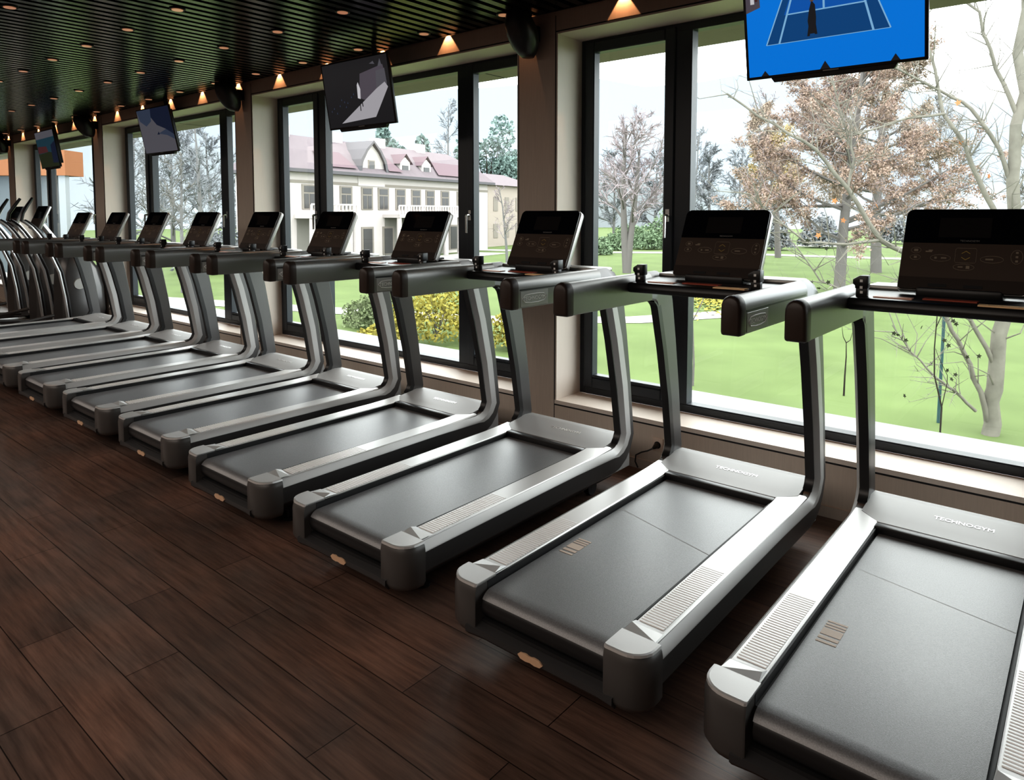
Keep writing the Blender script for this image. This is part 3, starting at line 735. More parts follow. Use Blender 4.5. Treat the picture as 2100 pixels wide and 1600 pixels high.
# ------------------------------------------------------------------ cross trainers at the far left
def make_trainer():
    root = empty('cross_trainer', (0, Y0, 0))
    g = MB(); g.box(-.07, .07, 1.75 - Y0, 3.75 - Y0, .03, .10); g.box(-.30, .30, 1.78 - Y0, 1.90 - Y0, 0, .06); g.box(-.32, .32, 3.55 - Y0, 3.68 - Y0, 0, .06)
    g.build('base_frame', M['metal_d'], root, bevel=.012)
    g = MB(); rings = []
    for z, y0, y1, wd in ((.06, 3.30, 3.80, .20), (.30, 3.30, 3.82, .22), (.60, 3.31, 3.81, .21), (.85, 3.32, 3.76, .19), (1.02, 3.36, 3.66, .15), (1.06, 3.42, 3.58, .10)):
        rings.append([(-wd, y0 + .06 - Y0, z), (-wd + .05, y0 - Y0, z), (wd - .05, y0 - Y0, z), (wd, y0 + .06 - Y0, z), (wd, y1 - .06 - Y0, z), (wd - .05, y1 - Y0, z), (-wd + .05, y1 - Y0, z), (-wd, y1 - .06 - Y0, z)])
    g.loft(rings); ho = g.build('drive_housing', M['metal_d'], root, smooth=50)
    g = MB(); g.tube([(.205, 3.50 - Y0, .66), (.222, 3.50 - Y0, .66)], [.075, .068], 20); g.build('side_badge', M['plate'], ho)
    g = MB(); g.tube([(0, 3.46 - Y0, .95), (0, 3.32 - Y0, 1.2), (0, 3.16 - Y0, 1.44)], [.05, .04, .035], 10); g.build('mast', M['silver'], root)
    mtx = Matrix.Translation((0, 3.06 - Y0, 1.395)) @ Matrix.Rotation(-R(24), 4, 'X')
    g = MB(); g.box(-.19, .19, 0, .04, 0, .32); g.xf(mtx); co = g.build('console', M['silver'], root, bevel=.012)
    g = MB(); g.box(-.182, .182, -.004, .003, .006, .312); g.xf(mtx); g.build('display_screen', M['gloss'], co)
    g = MB(); g.box(-.182, .182, -.0055, -.003, .006, .14); g.xf(mtx); g.build('keypad', M['brownd'], co)
    for s in (-1, 1):
        prof_ = ((2.86, 1.50), (2.90, 1.475), (2.96, 1.42), (3.02, 1.34), (3.075, 1.25), (3.16, 1.05), (3.245, .83), (3.30, .5), (3.335, .16))
        pts = [(s * (.27 + .02 * math.sin(PI * i / 8)), y_ - Y0, z_) for i, (y_, z_) in enumerate(prof_)]
        g = MB(); g.tube(pts, [.019] * 9, 8)
        ao = g.build('swing_arm', M['silver'], root)
        g = MB(); g.tube([(x_, y_ + .035, z_) for x_, y_, z_ in pts], [.018] * 9, 8); g.build('arm_backing', M['blackp'], ao)
        p0 = Vector(pts[0])
        g = MB(); g.tube([p0 + Vector((0, .03, -.01)), p0, p0 + Vector((0, .02, .09)), p0 + Vector((-.02 * s, .08, .19)), p0 + Vector((-.03 * s, .14, .28))], [.020, .022, .022, .021, .017], 8); g.build('grip', M['blackp'], ao)
        yo = .10 * s
        g = MB(); g.tube([(s * .17, 3.2 - Y0, .22 + .05 * s), (s * .17, 2.5 - Y0, .20 - .04 * s), (s * .17, 1.95 - Y0, .17)], .022, 8); pa = g.build('pedal_arm', M['metal_d'], root)
        g = MB(); g.box(s * .17 - .07, s * .17 + .07, 2.15 + yo - Y0, 2.52 + yo - Y0, .225 - .03 * s, .26 - .03 * s); g.build('pedal', M['blackp'], pa, bevel=.01)
    return root
ep = make_trainer()
EL = ['cross trainer with curved silver arms, first one beyond the treadmills', 'second cross trainer beyond the treadmills, half hidden by the first', 'third and farthest cross trainer at the left edge of the photo']
for i in range(3):
    o = ep if i == 0 else copy_tree(ep)
    o.location = (-10.53 - 1.0 * i, Y0 - .05, 0)
    tag(o, EL[i], 'cross trainer', 'cross trainers after the treadmill row')

# ------------------------------------------------------------------ outdoors
G = -3.0
indoors = set(bpy.data.objects)
g = MB(); g.add([(-220, 4.6, G), (60, 4.6, G), (60, 220, G), (-220, 220, G)], [(0, 1, 2, 3)]); S(g.build('lawn', M['grass'], smooth=0, fix=False))
def strip(name, pts, wd, z=.02, m='path'):
    g = MB(); n = len(pts); vs = []
    for i, p in enumerate(pts):
        d = Vector(pts[min(i + 1, n - 1)]) - Vector(pts[max(i - 1, 0)]); q = Vector((-d.y, d.x)).normalized() * wd / 2
        vs += [(p[0] - q.x, p[1] - q.y, G + z), (p[0] + q.x, p[1] + q.y, G + z)]
    g.add(vs, [(2 * i, 2 * i + 1, 2 * i + 3, 2 * i + 2) for i in range(n - 1)])
    return S(g.build(name, M[m], smooth=0))
strip('path', [(-40, 16), (-27, 20.2), (-20, 22.8), (-15.6, 26.5), (-13.4, 30.6), (-11, 36), (-5, 44), (6, 52)], 1.9)
strip('path', [(-75, 62), (-48, 70), (-36, 78), (-20, 80), (10, 84)], 3.5, .03)
strip('path', [(-100, 90), (-60, 94), (-30, 106), (20, 112)], 4.5, .03)
strip('path', [(-54, 31), (-52, 45), (-56, 62)], 5.0, .025)

def hill(name, m, pts, z0=-6):
    g = MB(); n = len(pts)
    g.add([(x, y, z0) for x, y, z in pts] + [(x, y, z) for x, y, z in pts], [(i, i + 1, n + i + 1, n + i) for i in range(n - 1)])
    # back slope so that it is a ridge and not a card
    g.add([(x, y, z) for x, y, z in pts] + [(x * 1.5, y * 1.5, z0) for x, y, z in pts], [(i, i + 1, n + i + 1, n + i) for i in range(n - 1)])
    return S(g.build(name, M[m], smooth=60, fix=False))
def ang(px, d): 
    a = R(40.394); u = d * (px - 1050) / 1470.2
    return math.cos(a) * u - math.sin(a) * d, math.sin(a) * u + math.cos(a) * d
def ridge(d, prof): return [(*ang(px, d), 1.58 + d * (436.85 - py) / 1470.2) for px, py in prof]
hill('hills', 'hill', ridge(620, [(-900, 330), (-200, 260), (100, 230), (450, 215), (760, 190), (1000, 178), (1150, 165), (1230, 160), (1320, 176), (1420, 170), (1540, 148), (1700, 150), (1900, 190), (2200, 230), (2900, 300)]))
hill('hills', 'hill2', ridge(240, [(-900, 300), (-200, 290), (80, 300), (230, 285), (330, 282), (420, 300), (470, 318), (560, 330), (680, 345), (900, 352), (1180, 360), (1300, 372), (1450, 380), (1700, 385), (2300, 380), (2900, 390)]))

# ---- vegetation
def rnd_dir(d, spread, rng):
    v = Vector((rng.gauss(0, 1), rng.gauss(0, 1), rng.gauss(0, 1))).normalized()
    return (d.normalized() + v * spread).normalized()
def tree(name, label, cat, base, H, spread, m_wood, m_twig, seed, r0=None, trunk_clear=.3, forks=None, n1=12, n2=7, n3=7, up=.35, leaf=None, nleaf=0, leafsize=.12, group=None, tw=.02, lean=(0, 0), leaf_from=0.0, leaf_to=1.0):
    rng = random.Random(seed)
    root = empty(name, base); tag(root, label, cat, group)
    wood, tw_v, tw_f, spots = MB(), [], [], []
    r0 = r0 or H * .018
    def twig(p, d, ln_, w_):
        s_ = d.cross(Vector((rng.gauss(0, 1), rng.gauss(0, 1), rng.gauss(0, 1))))
        if s_.length < 1e-5: return
        s_ = s_.normalized() * w_
        mid = p + d * ln_ * .55 + Vector((rng.gauss(0, .05), rng.gauss(0, .05), rng.gauss(0, .05))) * ln_
        o = len(tw_v)
        tw_v.extend([p - s_, p + s_, mid + s_ * .7, mid - s_ * .7, p + d * ln_])
        tw_f.extend([(o, o + 1, o + 2, o + 3), (o + 3, o + 2, o + 4)])
    def limb(p, d, ln_, r, n_sides, bend, upv):
        pts = [Vector(p)]; dd = Vector(d)
        for i in range(4):
            dd = (dd + Vector((rng.gauss(0, bend), rng.gauss(0, bend), rng.gauss(0, bend) + upv))).normalized()
            pts.append(pts[-1] + dd * ln_ / 4)
        wood.tube(pts, [r, r * .82, r * .62, r * .42, r * .18], n_sides, caps=False)
        return pts, dd
    trunks = forks or [(Vector((lean[0], lean[1], 1)), 1.0)]
    for (td, th) in trunks:
        pts, dd = limb((0, 0, -.05), Vector(td).normalized(), H * .93 * th, r0, 7, .035, .02)
        for i in range(n1):
            t = trunk_clear + (1 - trunk_clear) * (i + rng.random()) / n1
            k = min(3, int(t * 4)); q = pts[k].lerp(pts[k + 1], t * 4 - k)
            a = rng.random() * 2 * PI
            d1 = Vector((math.cos(a), math.sin(a), up + .7 * t)).normalized()
            l1 = spread * (1.1 - .75 * t) * (.75 + .5 * rng.random())
            p1, e1 = limb(q, d1, l1, r0 * (.42 - .28 * t), 4, .12, .05)
            for j in range(n2):
                t2 = .25 + .75 * (j + rng.random()) / n2
                k2 = min(3, int(t2 * 4)); q2 = p1[k2].lerp(p1[k2 + 1], min(1, t2 * 4 - k2))
                d2 = rnd_dir(d1 + Vector((0, 0, .25)), .75, rng); l2 = l1 * (.55 - .25 * t2) * (.6 + .7 * rng.random())
                s0 = q2
                twig(q2, d2, l2, tw * 1.5)
                for h in range(n3):
                    t3 = rng.random(); q3 = q2 + d2 * l2 * t3
                    d3 = rnd_dir(d2, .9, rng); twig(q3, d3, l2 * (.35 + .4 * rng.random()), tw)
                    spots.append((q3 + d3 * l2 * .25 * rng.random(), t))
    wood.build('trunk', m_wood, root, smooth=60, fix=False)
    tb = MB(); tb.add(tw_v, tw_f); tb.build('twigs', m_twig, root, smooth=0, fix=False)
    if leaf is not None:
        lb = MB(); vs, fs = [], []
        cand = [q for q, t in spots if leaf_from <= t <= leaf_to] or [q for q, t in spots]
        for i in range(nleaf):
            q = cand[rng.randrange(len(cand))] + Vector((rng.gauss(0, 1), rng.gauss(0, 1), rng.gauss(0, 1))) * leafsize * 1.6
            a = Vector((rng.gauss(0, 1), rng.gauss(0, 1), rng.gauss(0, 1))).normalized() * leafsize * (.6 + .8 * rng.random())
            b = a.cross(Vector((rng.gauss(0, 1), rng.gauss(0, 1), rng.gauss(0, 1)))).normalized() * leafsize * .55
            o = len(vs); vs += [q - a, q + b, q + a, q - b]; fs.append((o, o + 1, o + 2, o + 3))
        lb.add(vs, fs); lb.build('foliage', leaf, root, smooth=0, fix=False)
    return root
def bush(name, label, cat, base, rx, rz, m_leaf, seed, n=2600, ls=.10, group=None, shape='dome', rdens=.4, wood='bark_grey'):
    rng = random.Random(seed); root = empty(name, base); tag(root, label, cat, group)
    g = MB()
    for i in range(9):
        a = rng.random() * 2 * PI; e = Vector((math.cos(a) * rx * .6 * rng.random(), math.sin(a) * rx * .6 * rng.random(), rz * (.5 + .4 * rng.random())))
        g.tube([(0, 0, -.05), e * .5 + Vector((0, 0, rz * .1)), e], [.03 * rz / 2, .02 * rz / 2, .006], 4, caps=False)
    g.build('stems', M[wood], root, smooth=60, fix=False)
    vs, fs = [], []
    for i in range(n):
        if shape == 'dome':
            a = rng.random() * 2 * PI; ph = math.acos(rng.random()); rr = rdens + (1 - rdens) * rng.random() ** .5
            lump = 1 + .22 * math.sin(3 * a + seed) * math.sin(4 * ph + seed)
            q = Vector((rx * rr * lump * math.sin(ph) * math.cos(a), rx * rr * lump * math.sin(ph) * math.sin(a), rz * (.08 + .92 * rr * lump * math.cos(ph))))
        elif shape == 'cone':
            t = rng.random() ** .8; a = rng.random() * 2 * PI; lay = 1 + .25 * math.sin(t * 26 + seed) + .18 * math.sin(3 * a + 9 * t)
            rr = rx * (1 - t) ** .8 * lay * (.5 + .5 * rng.random()); q = Vector((rr * math.cos(a), rr * math.sin(a), rz * (.1 + .9 * t)))
        else:   # clumped crown
            k = rng.randrange(9); c_ = random.Random(seed * 31 + k)
            cc = Vector((c_.uniform(-.6, .6) * rx, c_.uniform(-.6, .6) * rx, rz * c_.uniform(.35, .9)))
            v = Vector((rng.gauss(0, 1), rng.gauss(0, 1), rng.gauss(0, 1))).normalized() * (.35 + .65 * rng.random() ** .4)
            q = cc + Vector((v.x * rx * .42, v.y * rx * .42, v.z * rz * .16))
        a_ = Vector((rng.gauss(0, 1), rng.gauss(0, 1), rng.gauss(0, 1))).normalized() * ls * (.6 + .8 * rng.random())
        b_ = a_.cross(Vector((rng.gauss(0, 1), rng.gauss(0, 1), rng.gauss(0, 1)))).normalized() * ls * .6
        o = len(vs); vs += [q - a_, q + b_, q + a_, q - b_]; fs.append((o, o + 1, o + 2, o + 3))
    g = MB(); g.add(vs, fs); g.build('foliage', m_leaf, root, smooth=0, fix=False)
    return root

tree('bare_tree', 'bare purplish tree with a forked trunk, seen in the nearest narrow casement', 'tree', (-28.65, 47.45, G), 12.4, 5.6, M['bark_grey'], M['twig_purple'], 3, r0=.34, trunk_clear=.32, forks=[(Vector((-.10, -.02, 1)), 1.0), (Vector((.09, .05, 1)), .86)], n1=13, n2=9, n3=10, tw=.03)
tree('park_tree', 'tall slender tree with a few yellowish leaves left of the russet tree', 'tree', (-26.68, 74.46, G), 18.5, 4.0, M['bark_grey'], M['twig_purple'], 5, r0=.34, trunk_clear=.32, n1=22, n2=7, n3=6, tw=.03, leaf=M['yellowleaf'], nleaf=3500, leafsize=.15, leaf_to=.7)
tree('larch', 'russet brown larch-like tree with a broad crown behind the plane branches', 'tree', (-12.2, 44.2, G), 16.5, 6.6, M['bark_grey'], M['twig_purple'], 8, r0=.34, trunk_clear=.17, n1=34, n2=9, n3=8, up=.12, tw=.016, leaf=M['larch'], nleaf=62000, leafsize=.078)
tree('larch', 'taller pale russet tree with a dark trunk just right of the broad russet tree', 'tree', (-14.0, 60.4, G), 21, 6.2, M['bark_grey'], M['twig_grey'], 9, r0=.42, trunk_clear=.2, n1=30, n2=8, n3=7, up=.1, tw=.022, leaf=M['larch2'], nleaf=42000, leafsize=.095)
tree('park_tree', 'brownish tree with a thin crown on the left of the broad russet tree', 'tree', (-24.9, 65.4, G), 15.0, 3.9, M['bark_grey'], M['twig_purple'], 11, r0=.26, trunk_clear=.3, n1=18, n2=8, n3=7, tw=.02, leaf=M['larch2'], nleaf=14000, leafsize=.10)
tree('bare_tree', 'dense grey bare tree low behind the plane tree trunk', 'tree', (*ang(1940, 86), G), 19.0, 7.5, M['bark_grey'], M['twig_grey'], 13, r0=.30, trunk_clear=.18, n1=26, n2=10, n3=10, tw=.026)
tree('bare_tree', 'grey bare tree at the right edge of the window view', 'tree', (*ang(2235, 45), G), 13.5, 5.0, M['bark_grey'], M['twig_grey'], 14, r0=.30, trunk_clear=.18, n1=24, n2=10, n3=10, tw=.026)
tree('bare_tree', 'slim grey tree with a forked top in the third window', 'tree', (*ang(402, 47), G), 11.8, 2.4, M['bark_mist'], M['twig_mist'], 15, r0=.2, trunk_clear=.35, n1=14, n2=7, n3=7, tw=.018)
tree('bare_tree', 'short leaning grey tree in the third window, left of the slim one', 'tree', (*ang(362, 41), G), 8.6, 2.3, M['bark_mist'], M['twig_grey'], 16, r0=.14, trunk_clear=.3, n1=14, n2=7, n3=7, tw=.016)
tree('bare_tree', 'wide misty tree at the left side of the third window', 'tree', (*ang(300, 64), G), 12.5, 4.4, M['bark_mist'], M['twig_mist'], 17, r0=.2, trunk_clear=.2, n1=16, n2=8, n3=8, tw=.024)
tree('bare_tree', 'pale bare tree rising behind the villa roof', 'tree', (*ang(912, 134), G), 27.0, 6.0, M['bark_mist'], M['twig_mist'], 18, r0=.35, trunk_clear=.4, n1=18, n2=8, n3=8, tw=.05)
for i, (px, d, H_, sp) in enumerate(((1170, 118, 14.5, 5.0), (1262, 132, 16, 5.5), (1348, 112, 14.5, 5.0), (1425, 140, 21.5, 6.0), (1462, 104, 15.0, 4.2), (1520, 122, 15.5, 5.5), (1590, 140, 16.0, 6.0))):
    x, y = ang(px, d)
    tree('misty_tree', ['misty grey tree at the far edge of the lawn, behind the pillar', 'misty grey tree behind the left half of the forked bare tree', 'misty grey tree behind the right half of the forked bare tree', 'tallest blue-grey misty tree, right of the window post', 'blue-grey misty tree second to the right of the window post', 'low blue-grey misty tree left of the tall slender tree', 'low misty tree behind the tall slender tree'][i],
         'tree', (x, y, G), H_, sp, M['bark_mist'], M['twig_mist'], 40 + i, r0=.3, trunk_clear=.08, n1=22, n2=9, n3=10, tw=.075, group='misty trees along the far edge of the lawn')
for i, (px, d, H_, sp) in enumerate(((262, 90, 17.5, 6.0), (345, 84, 15.5, 6.0), (430, 96, 16.5, 6.0))):
    x, y = ang(px, d)
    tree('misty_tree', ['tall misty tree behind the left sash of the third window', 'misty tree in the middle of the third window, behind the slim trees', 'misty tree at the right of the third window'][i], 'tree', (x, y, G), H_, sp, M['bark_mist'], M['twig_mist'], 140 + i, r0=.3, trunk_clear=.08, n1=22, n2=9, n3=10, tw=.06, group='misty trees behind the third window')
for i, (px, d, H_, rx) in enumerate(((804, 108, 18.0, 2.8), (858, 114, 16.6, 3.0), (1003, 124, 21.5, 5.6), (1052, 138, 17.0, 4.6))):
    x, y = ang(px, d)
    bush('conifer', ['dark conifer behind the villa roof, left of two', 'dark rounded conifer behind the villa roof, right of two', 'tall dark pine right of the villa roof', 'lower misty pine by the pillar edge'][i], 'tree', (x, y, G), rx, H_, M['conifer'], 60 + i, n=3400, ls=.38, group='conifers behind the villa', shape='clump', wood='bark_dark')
for i, (x, y, rx, rz, m_, lab) in enumerate(((-18.6, 17.6, 1.9, 2.2, 'yellowbush', 'tall yellow shrub outside the second window'), (-14.9, 18.6, 1.3, 2.0, 'yellowbush', 'yellow shrub seen between two treadmill uprights'), (-22.8, 18.4, 1.5, 1.3, 'greenbush', 'low grey-green shrub left of the yellow shrub'), (-18.0, 14.6, 1.1, .9, 'yellowbush', 'low olive shrub in front of the tall yellow shrub'))):
    bush('shrub', lab, 'shrub', (x, y, G), rx, rz, M[m_], 80 + i, n=2800, ls=.085, group='shrubs below the second window')
for i, (px, d, rx, rz, lab) in enumerate(((1222, 80, 2.0, 2.0, 'clipped green shrub at the left of the nearest window'), (1262, 90, 1.9, 1.9, 'round green shrub left of the forked tree'), (1335, 92, 2.4, 2.2, 'round green shrub right of the forked tree'), (1300, 100, 3.2, 3.0, 'dark green shrub behind the forked tree'), (1372, 104, 3.6, 4.6, 'large dark green shrub by the window post'))):
    x, y = ang(px, d); bush('shrub', lab, 'shrub', (x, y, G), rx, rz, M['hedge'], 90 + i, n=1500, ls=.22, group='green shrubs far across the lawn')

for i, (px, d, rx, rz) in enumerate(((1440, 92, 2.5, 4.6), (1515, 96, 2.7, 4.2), (1592, 90, 2.3, 4.5), (1690, 96, 2.6, 4.2), (1838, 109, 2.6, 4.8), (1950, 103, 2.8, 4.8), (2035, 93, 2.7, 4.3), (2122, 95, 2.7, 4.6))):
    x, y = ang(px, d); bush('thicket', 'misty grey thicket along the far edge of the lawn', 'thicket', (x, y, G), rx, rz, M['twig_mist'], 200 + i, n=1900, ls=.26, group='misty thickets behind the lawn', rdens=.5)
_r = random.Random(5); vs_, fs_ = [], []
for i in range(700):
    x, y = ang(_r.gauss(1480, 32), _r.gauss(37, 2.2)); q = Vector((x, y, G + .03)); a_ = _r.random() * 2 * PI; l_ = .06 + .07 * _r.random()
    u_ = Vector((math.cos(a_), math.sin(a_), _r.uniform(0, .6))) * l_; v_ = Vector((-math.sin(a_), math.cos(a_), _r.uniform(0, .6))) * l_ * .7
    o_ = len(vs_); vs_ += [q - u_, q + v_, q + u_, q - v_ + Vector((0, 0, .02))]; fs_.append((o_, o_ + 1, o_ + 2, o_ + 3))
g = MB(); g.add(vs_, fs_); o = g.build('fallen_leaves', M['yellowbush'], smooth=0, fix=False); tag(o, 'yellow fallen leaves scattered on the lawn past the path', 'fallen leaves', kind='stuff')

# foreground plane tree with pale limbs
def plane_tree():
    bx, by = -1.78, 17.4
    root = empty('plane_tree', (bx, by, G)); tag(root, 'pale plane tree close to the window, with arching boughs and few orange leaves', 'tree')
    rng = random.Random(21); g = MB(); tv, tf = [], []; tips = []
    a = R(40.394); rt = Vector((math.cos(a), math.sin(a), 0)); fw = Vector((-math.sin(a), math.cos(a), 0))
    def W(u, z, dd=0): return rt * u + fw * dd + Vector((0, 0, z))
    def limb(pts, r0, r1, n=7):
        # smooth a little
        P_ = [Vector(p) for p in pts]; Q = []
        for i in range(len(P_) - 1):
            for t in (0, .33, .66): Q.append(P_[i].lerp(P_[i + 1], t) + (Vector((rng.gauss(0, 1), rng.gauss(0, 1), rng.gauss(0, 1))) * r0 * .25 if i + t > 0 else Vector()))
        Q.append(P_[-1]); m_ = len(Q) - 1
        g.tube(Q, [r0 + (r1 - r0) * i / m_ for i in range(m_ + 1)], n, caps=False)
        return Q
    def spray(Q, n, l0, r, upb=.2):
        for i in range(n):
            t = .15 + .85 * rng.random(); k = int(t * (len(Q) - 1)); q = Q[k].lerp(Q[min(k + 1, len(Q) - 1)], rng.random())
            d = rnd_dir(Q[min(k + 1, len(Q) - 1)] - Q[max(0, k - 1)] + Vector((0, 0, upb)), .9, rng); l_ = l0 * (.5 + rng.random())
            p1 = q + d * l_ * .5 + Vector((rng.gauss(0, .1), rng.gauss(0, .1), rng.gauss(0, .1))) * l_; p2 = q + rnd_dir(d, .35, rng) * l_
            g.tube([q, p1, p2], [r, r * .6, r * .25], 4, caps=False); tips.append(p2)
            for h in range(4):
                s0 = p1.lerp(p2, rng.random()); d3 = rnd_dir(d, .9, rng); l3 = l_ * (.25 + .35 * rng.random())
                sd = d3.cross(Vector((rng.gauss(0, 1), rng.gauss(0, 1), rng.gauss(0, 1)))).normalized() * r * .3
                o = len(tv); tv.extend([s0 - sd, s0 + sd, s0 + d3 * l3]); tf.append((o, o + 1, o + 2)); tips.append(s0 + d3 * l3)
    # numbers: u metres to the right of the trunk base, z above the ground (1 m = about 102 px)
    T = limb([W(0, -.1), W(.05, 1.0), W(.14, 2.1), W(.20, 3.6), W(.22, 5.2), W(.30, 7.0), W(.32, 9.5), W(.3, 12.5)], .165, .075, 9)
    spray(T, 22, 1.3, .02)
    B = []
    B.append(limb([W(-.05, .3), W(-.35, 1.2), W(-.75, 2.0), W(-1.05, 2.6), W(-1.25, 3.4), W(-1.15, 3.9)], .06, .018))
    B.append(limb([W(.02, 1.5), W(-.55, 2.5), W(-.95, 3.1), W(-1.3, 3.5), W(-1.75, 3.9)], .05, .014))
    B.append(limb([W(.14, 4.2), W(-.3, 5.0), W(-.75, 5.9), W(-1.2, 6.6), W(-1.55, 7.9), W(-1.9, 9.4)], .06, .02))
    B.append(limb([W(.2, 5.2), W(-.05, 5.9), W(-.65, 6.7), W(-1.3, 7.05), W(-2.2, 7.5), W(-3.0, 7.9)], .05, .014))
    B.append(limb([W(.15, 3.6), W(-.8, 3.6), W(-1.8, 3.75), W(-2.4, 4.05), W(-3.1, 5.1), W(-3.8, 5.9), W(-4.6, 6.35), W(-5.6, 7.0)], .075, .02))
    B.append(limb([W(-2.4, 4.05), W(-3.1, 3.95), W(-3.9, 4.0), W(-4.6, 4.5), W(-5.1, 5.0)], .035, .01))
    B.append(limb([W(-.8, 3.6), W(-1.9, 3.2), W(-2.9, 2.95), W(-3.6, 3.2), W(-4.1, 3.9)], .04, .01))
    B.append(limb([W(.25, 6.6), W(-.2, 7.5), W(-.6, 8.6), W(-1.6, 9.3)], .05, .016))
    B.append(limb([W(.22, 5.8), W(.8, 6.6), W(1.4, 7.4), W(2.2, 8.6)], .06, .02))
    B.append(limb([W(.2, 4.4), W(.9, 4.9), W(1.8, 5.5)], .05, .015))
    B.append(limb([W(-.3, .5), W(-.8, .95), W(-1.15, 1.2), W(-1.7, 1.75), W(-2.1, 2.3)], .035, .010))
    B.append(limb([W(-3.1, 5.1), W(-3.0, 5.7), W(-3.3, 6.6), W(-3.5, 7.4)], .03, .01))
    B.append(limb([W(-1.2, 6.6), W(-2.0, 6.5), W(-2.9, 6.2), W(-3.5, 6.35)], .03, .008))
    for Q in B: spray(Q, 30, .9, .0125)
    g.build('trunk', M['bark_pale'], root, smooth=60, fix=False)
    t_ = MB(); t_.add(tv, tf); t_.build('twigs', M['bark_grey'], root, smooth=0, fix=False)
    def leaf_mesh(q, s_, m_, nm):
        ax = Vector((rng.gauss(0, 1), rng.gauss(0, 1), rng.gauss(0, .5))).normalized(); bx_ = ax.cross(fw + Vector((rng.gauss(0, .3), rng.gauss(0, .3), .1))).normalized()
        vs = []
        for i in range(10):
            r = s_ * (1 if i % 2 == 0 else .5); t = 2 * PI * i / 10
            vs.append(q + ax * r * math.cos(t) + bx_ * r * math.sin(t))
        l = MB(); l.add([q] + vs, [(0, i + 1, (i + 1) % 10 + 1) for i in range(10)]); l.build(nm, m_, root, smooth=0, fix=False)
    for u, z in ((-3.3, 4.85), (-3.1, 4.45), (-3.75, 4.15), (-1.2, 7.7), (-.85, 6.0), (-1.05, 6.05), (-.2, 5.35), (-2.5, 4.75), (-1.0, 6.8)):
        leaf_mesh(W(u, z, rng.uniform(-.2, .2)), .07, M['orangeleaf'], 'leaf')
    low = [p for p in tips if p.z < 4.2 and p.dot(rt) < -.4]; rng.shuffle(low)
    for p in low[:46]: leaf_mesh(p, .055, M['darkleaf'], 'leaf')
plane_tree()

# saplings and the stake
def sapling(label, base, limbs, m_, r0):
    root = empty('sapling', base); tag(root, label, 'sapling', 'saplings on the lawn'); a = R(40.394); rt = Vector((math.cos(a), math.sin(a), 0))
    g = MB()
    for pts in limbs[:1]: g.tube([rt * u + Vector((0, 0, z)) for u, z in pts], [r0 * (1 - .6 * i / (len(pts) - 1)) for i in range(len(pts))], 6)
    g.build('stem', m_, root, smooth=60)
    for pts in limbs[1:]:
        g = MB(); g.tube([rt * u + Vector((0, 0, z)) for u, z in pts], [r0 * .5 * (1 - .6 * i / (len(pts) - 1)) for i in range(len(pts))], 5); g.build('branch', m_, root, smooth=60)
sapling('slim reddish sapling with a looped fork, right of the window post', (-8.38, 17.3, G), [[(0, -.02), (.02, .6), (0, 1.1), (-.03, 1.75)], [(-.03, 1.75), (.12, 2.05), (.28, 2.4), (.30, 2.9), (.12, 3.5)], [(-.03, 1.75), (-.02, 2.3), (.03, 2.9), (.12, 3.5), (.1, 3.9)]], M['bark_grey'], .035)
sapling('small dark sapling with a forked tip, centre of the lawn view', (-5.0, 18.8, G), [[(0, -.02), (.01, .5), (.03, 1.0), (.02, 1.35)], [(.02, 1.35), (-.06, 1.5), (-.10, 1.75)], [(.02, 1.35), (.12, 1.42), (.16, 1.6)]], M['bark_dark'], .025)
sapling('dark twisted sapling tied to the blue-green stake', (*ang(1957, 12.9), G), [[(0, -.02), (.02, 1.0), (-.14, 1.6), (-.16, 2.1), (-.13, 2.8), (-.14, 3.4)], [(.02, 1.0), (.10, 1.45), (.10, 1.6), (-.08, 1.95), (-.14, 2.1)], [(-.14, 2.5), (-.02, 2.8), (.04, 3.1), (.05, 3.4)]], M['bark_dark'], .017)
g = MB(); g.tube([(0, 0, -.05), (.03, .02, 2.4)], .032, 10); o = g.build('garden_stake', M['bluepole']); o.location = (*ang(1953, 15.25), G); tag(o, 'blue-green stake standing in the lawn near the plane tree', 'stake')

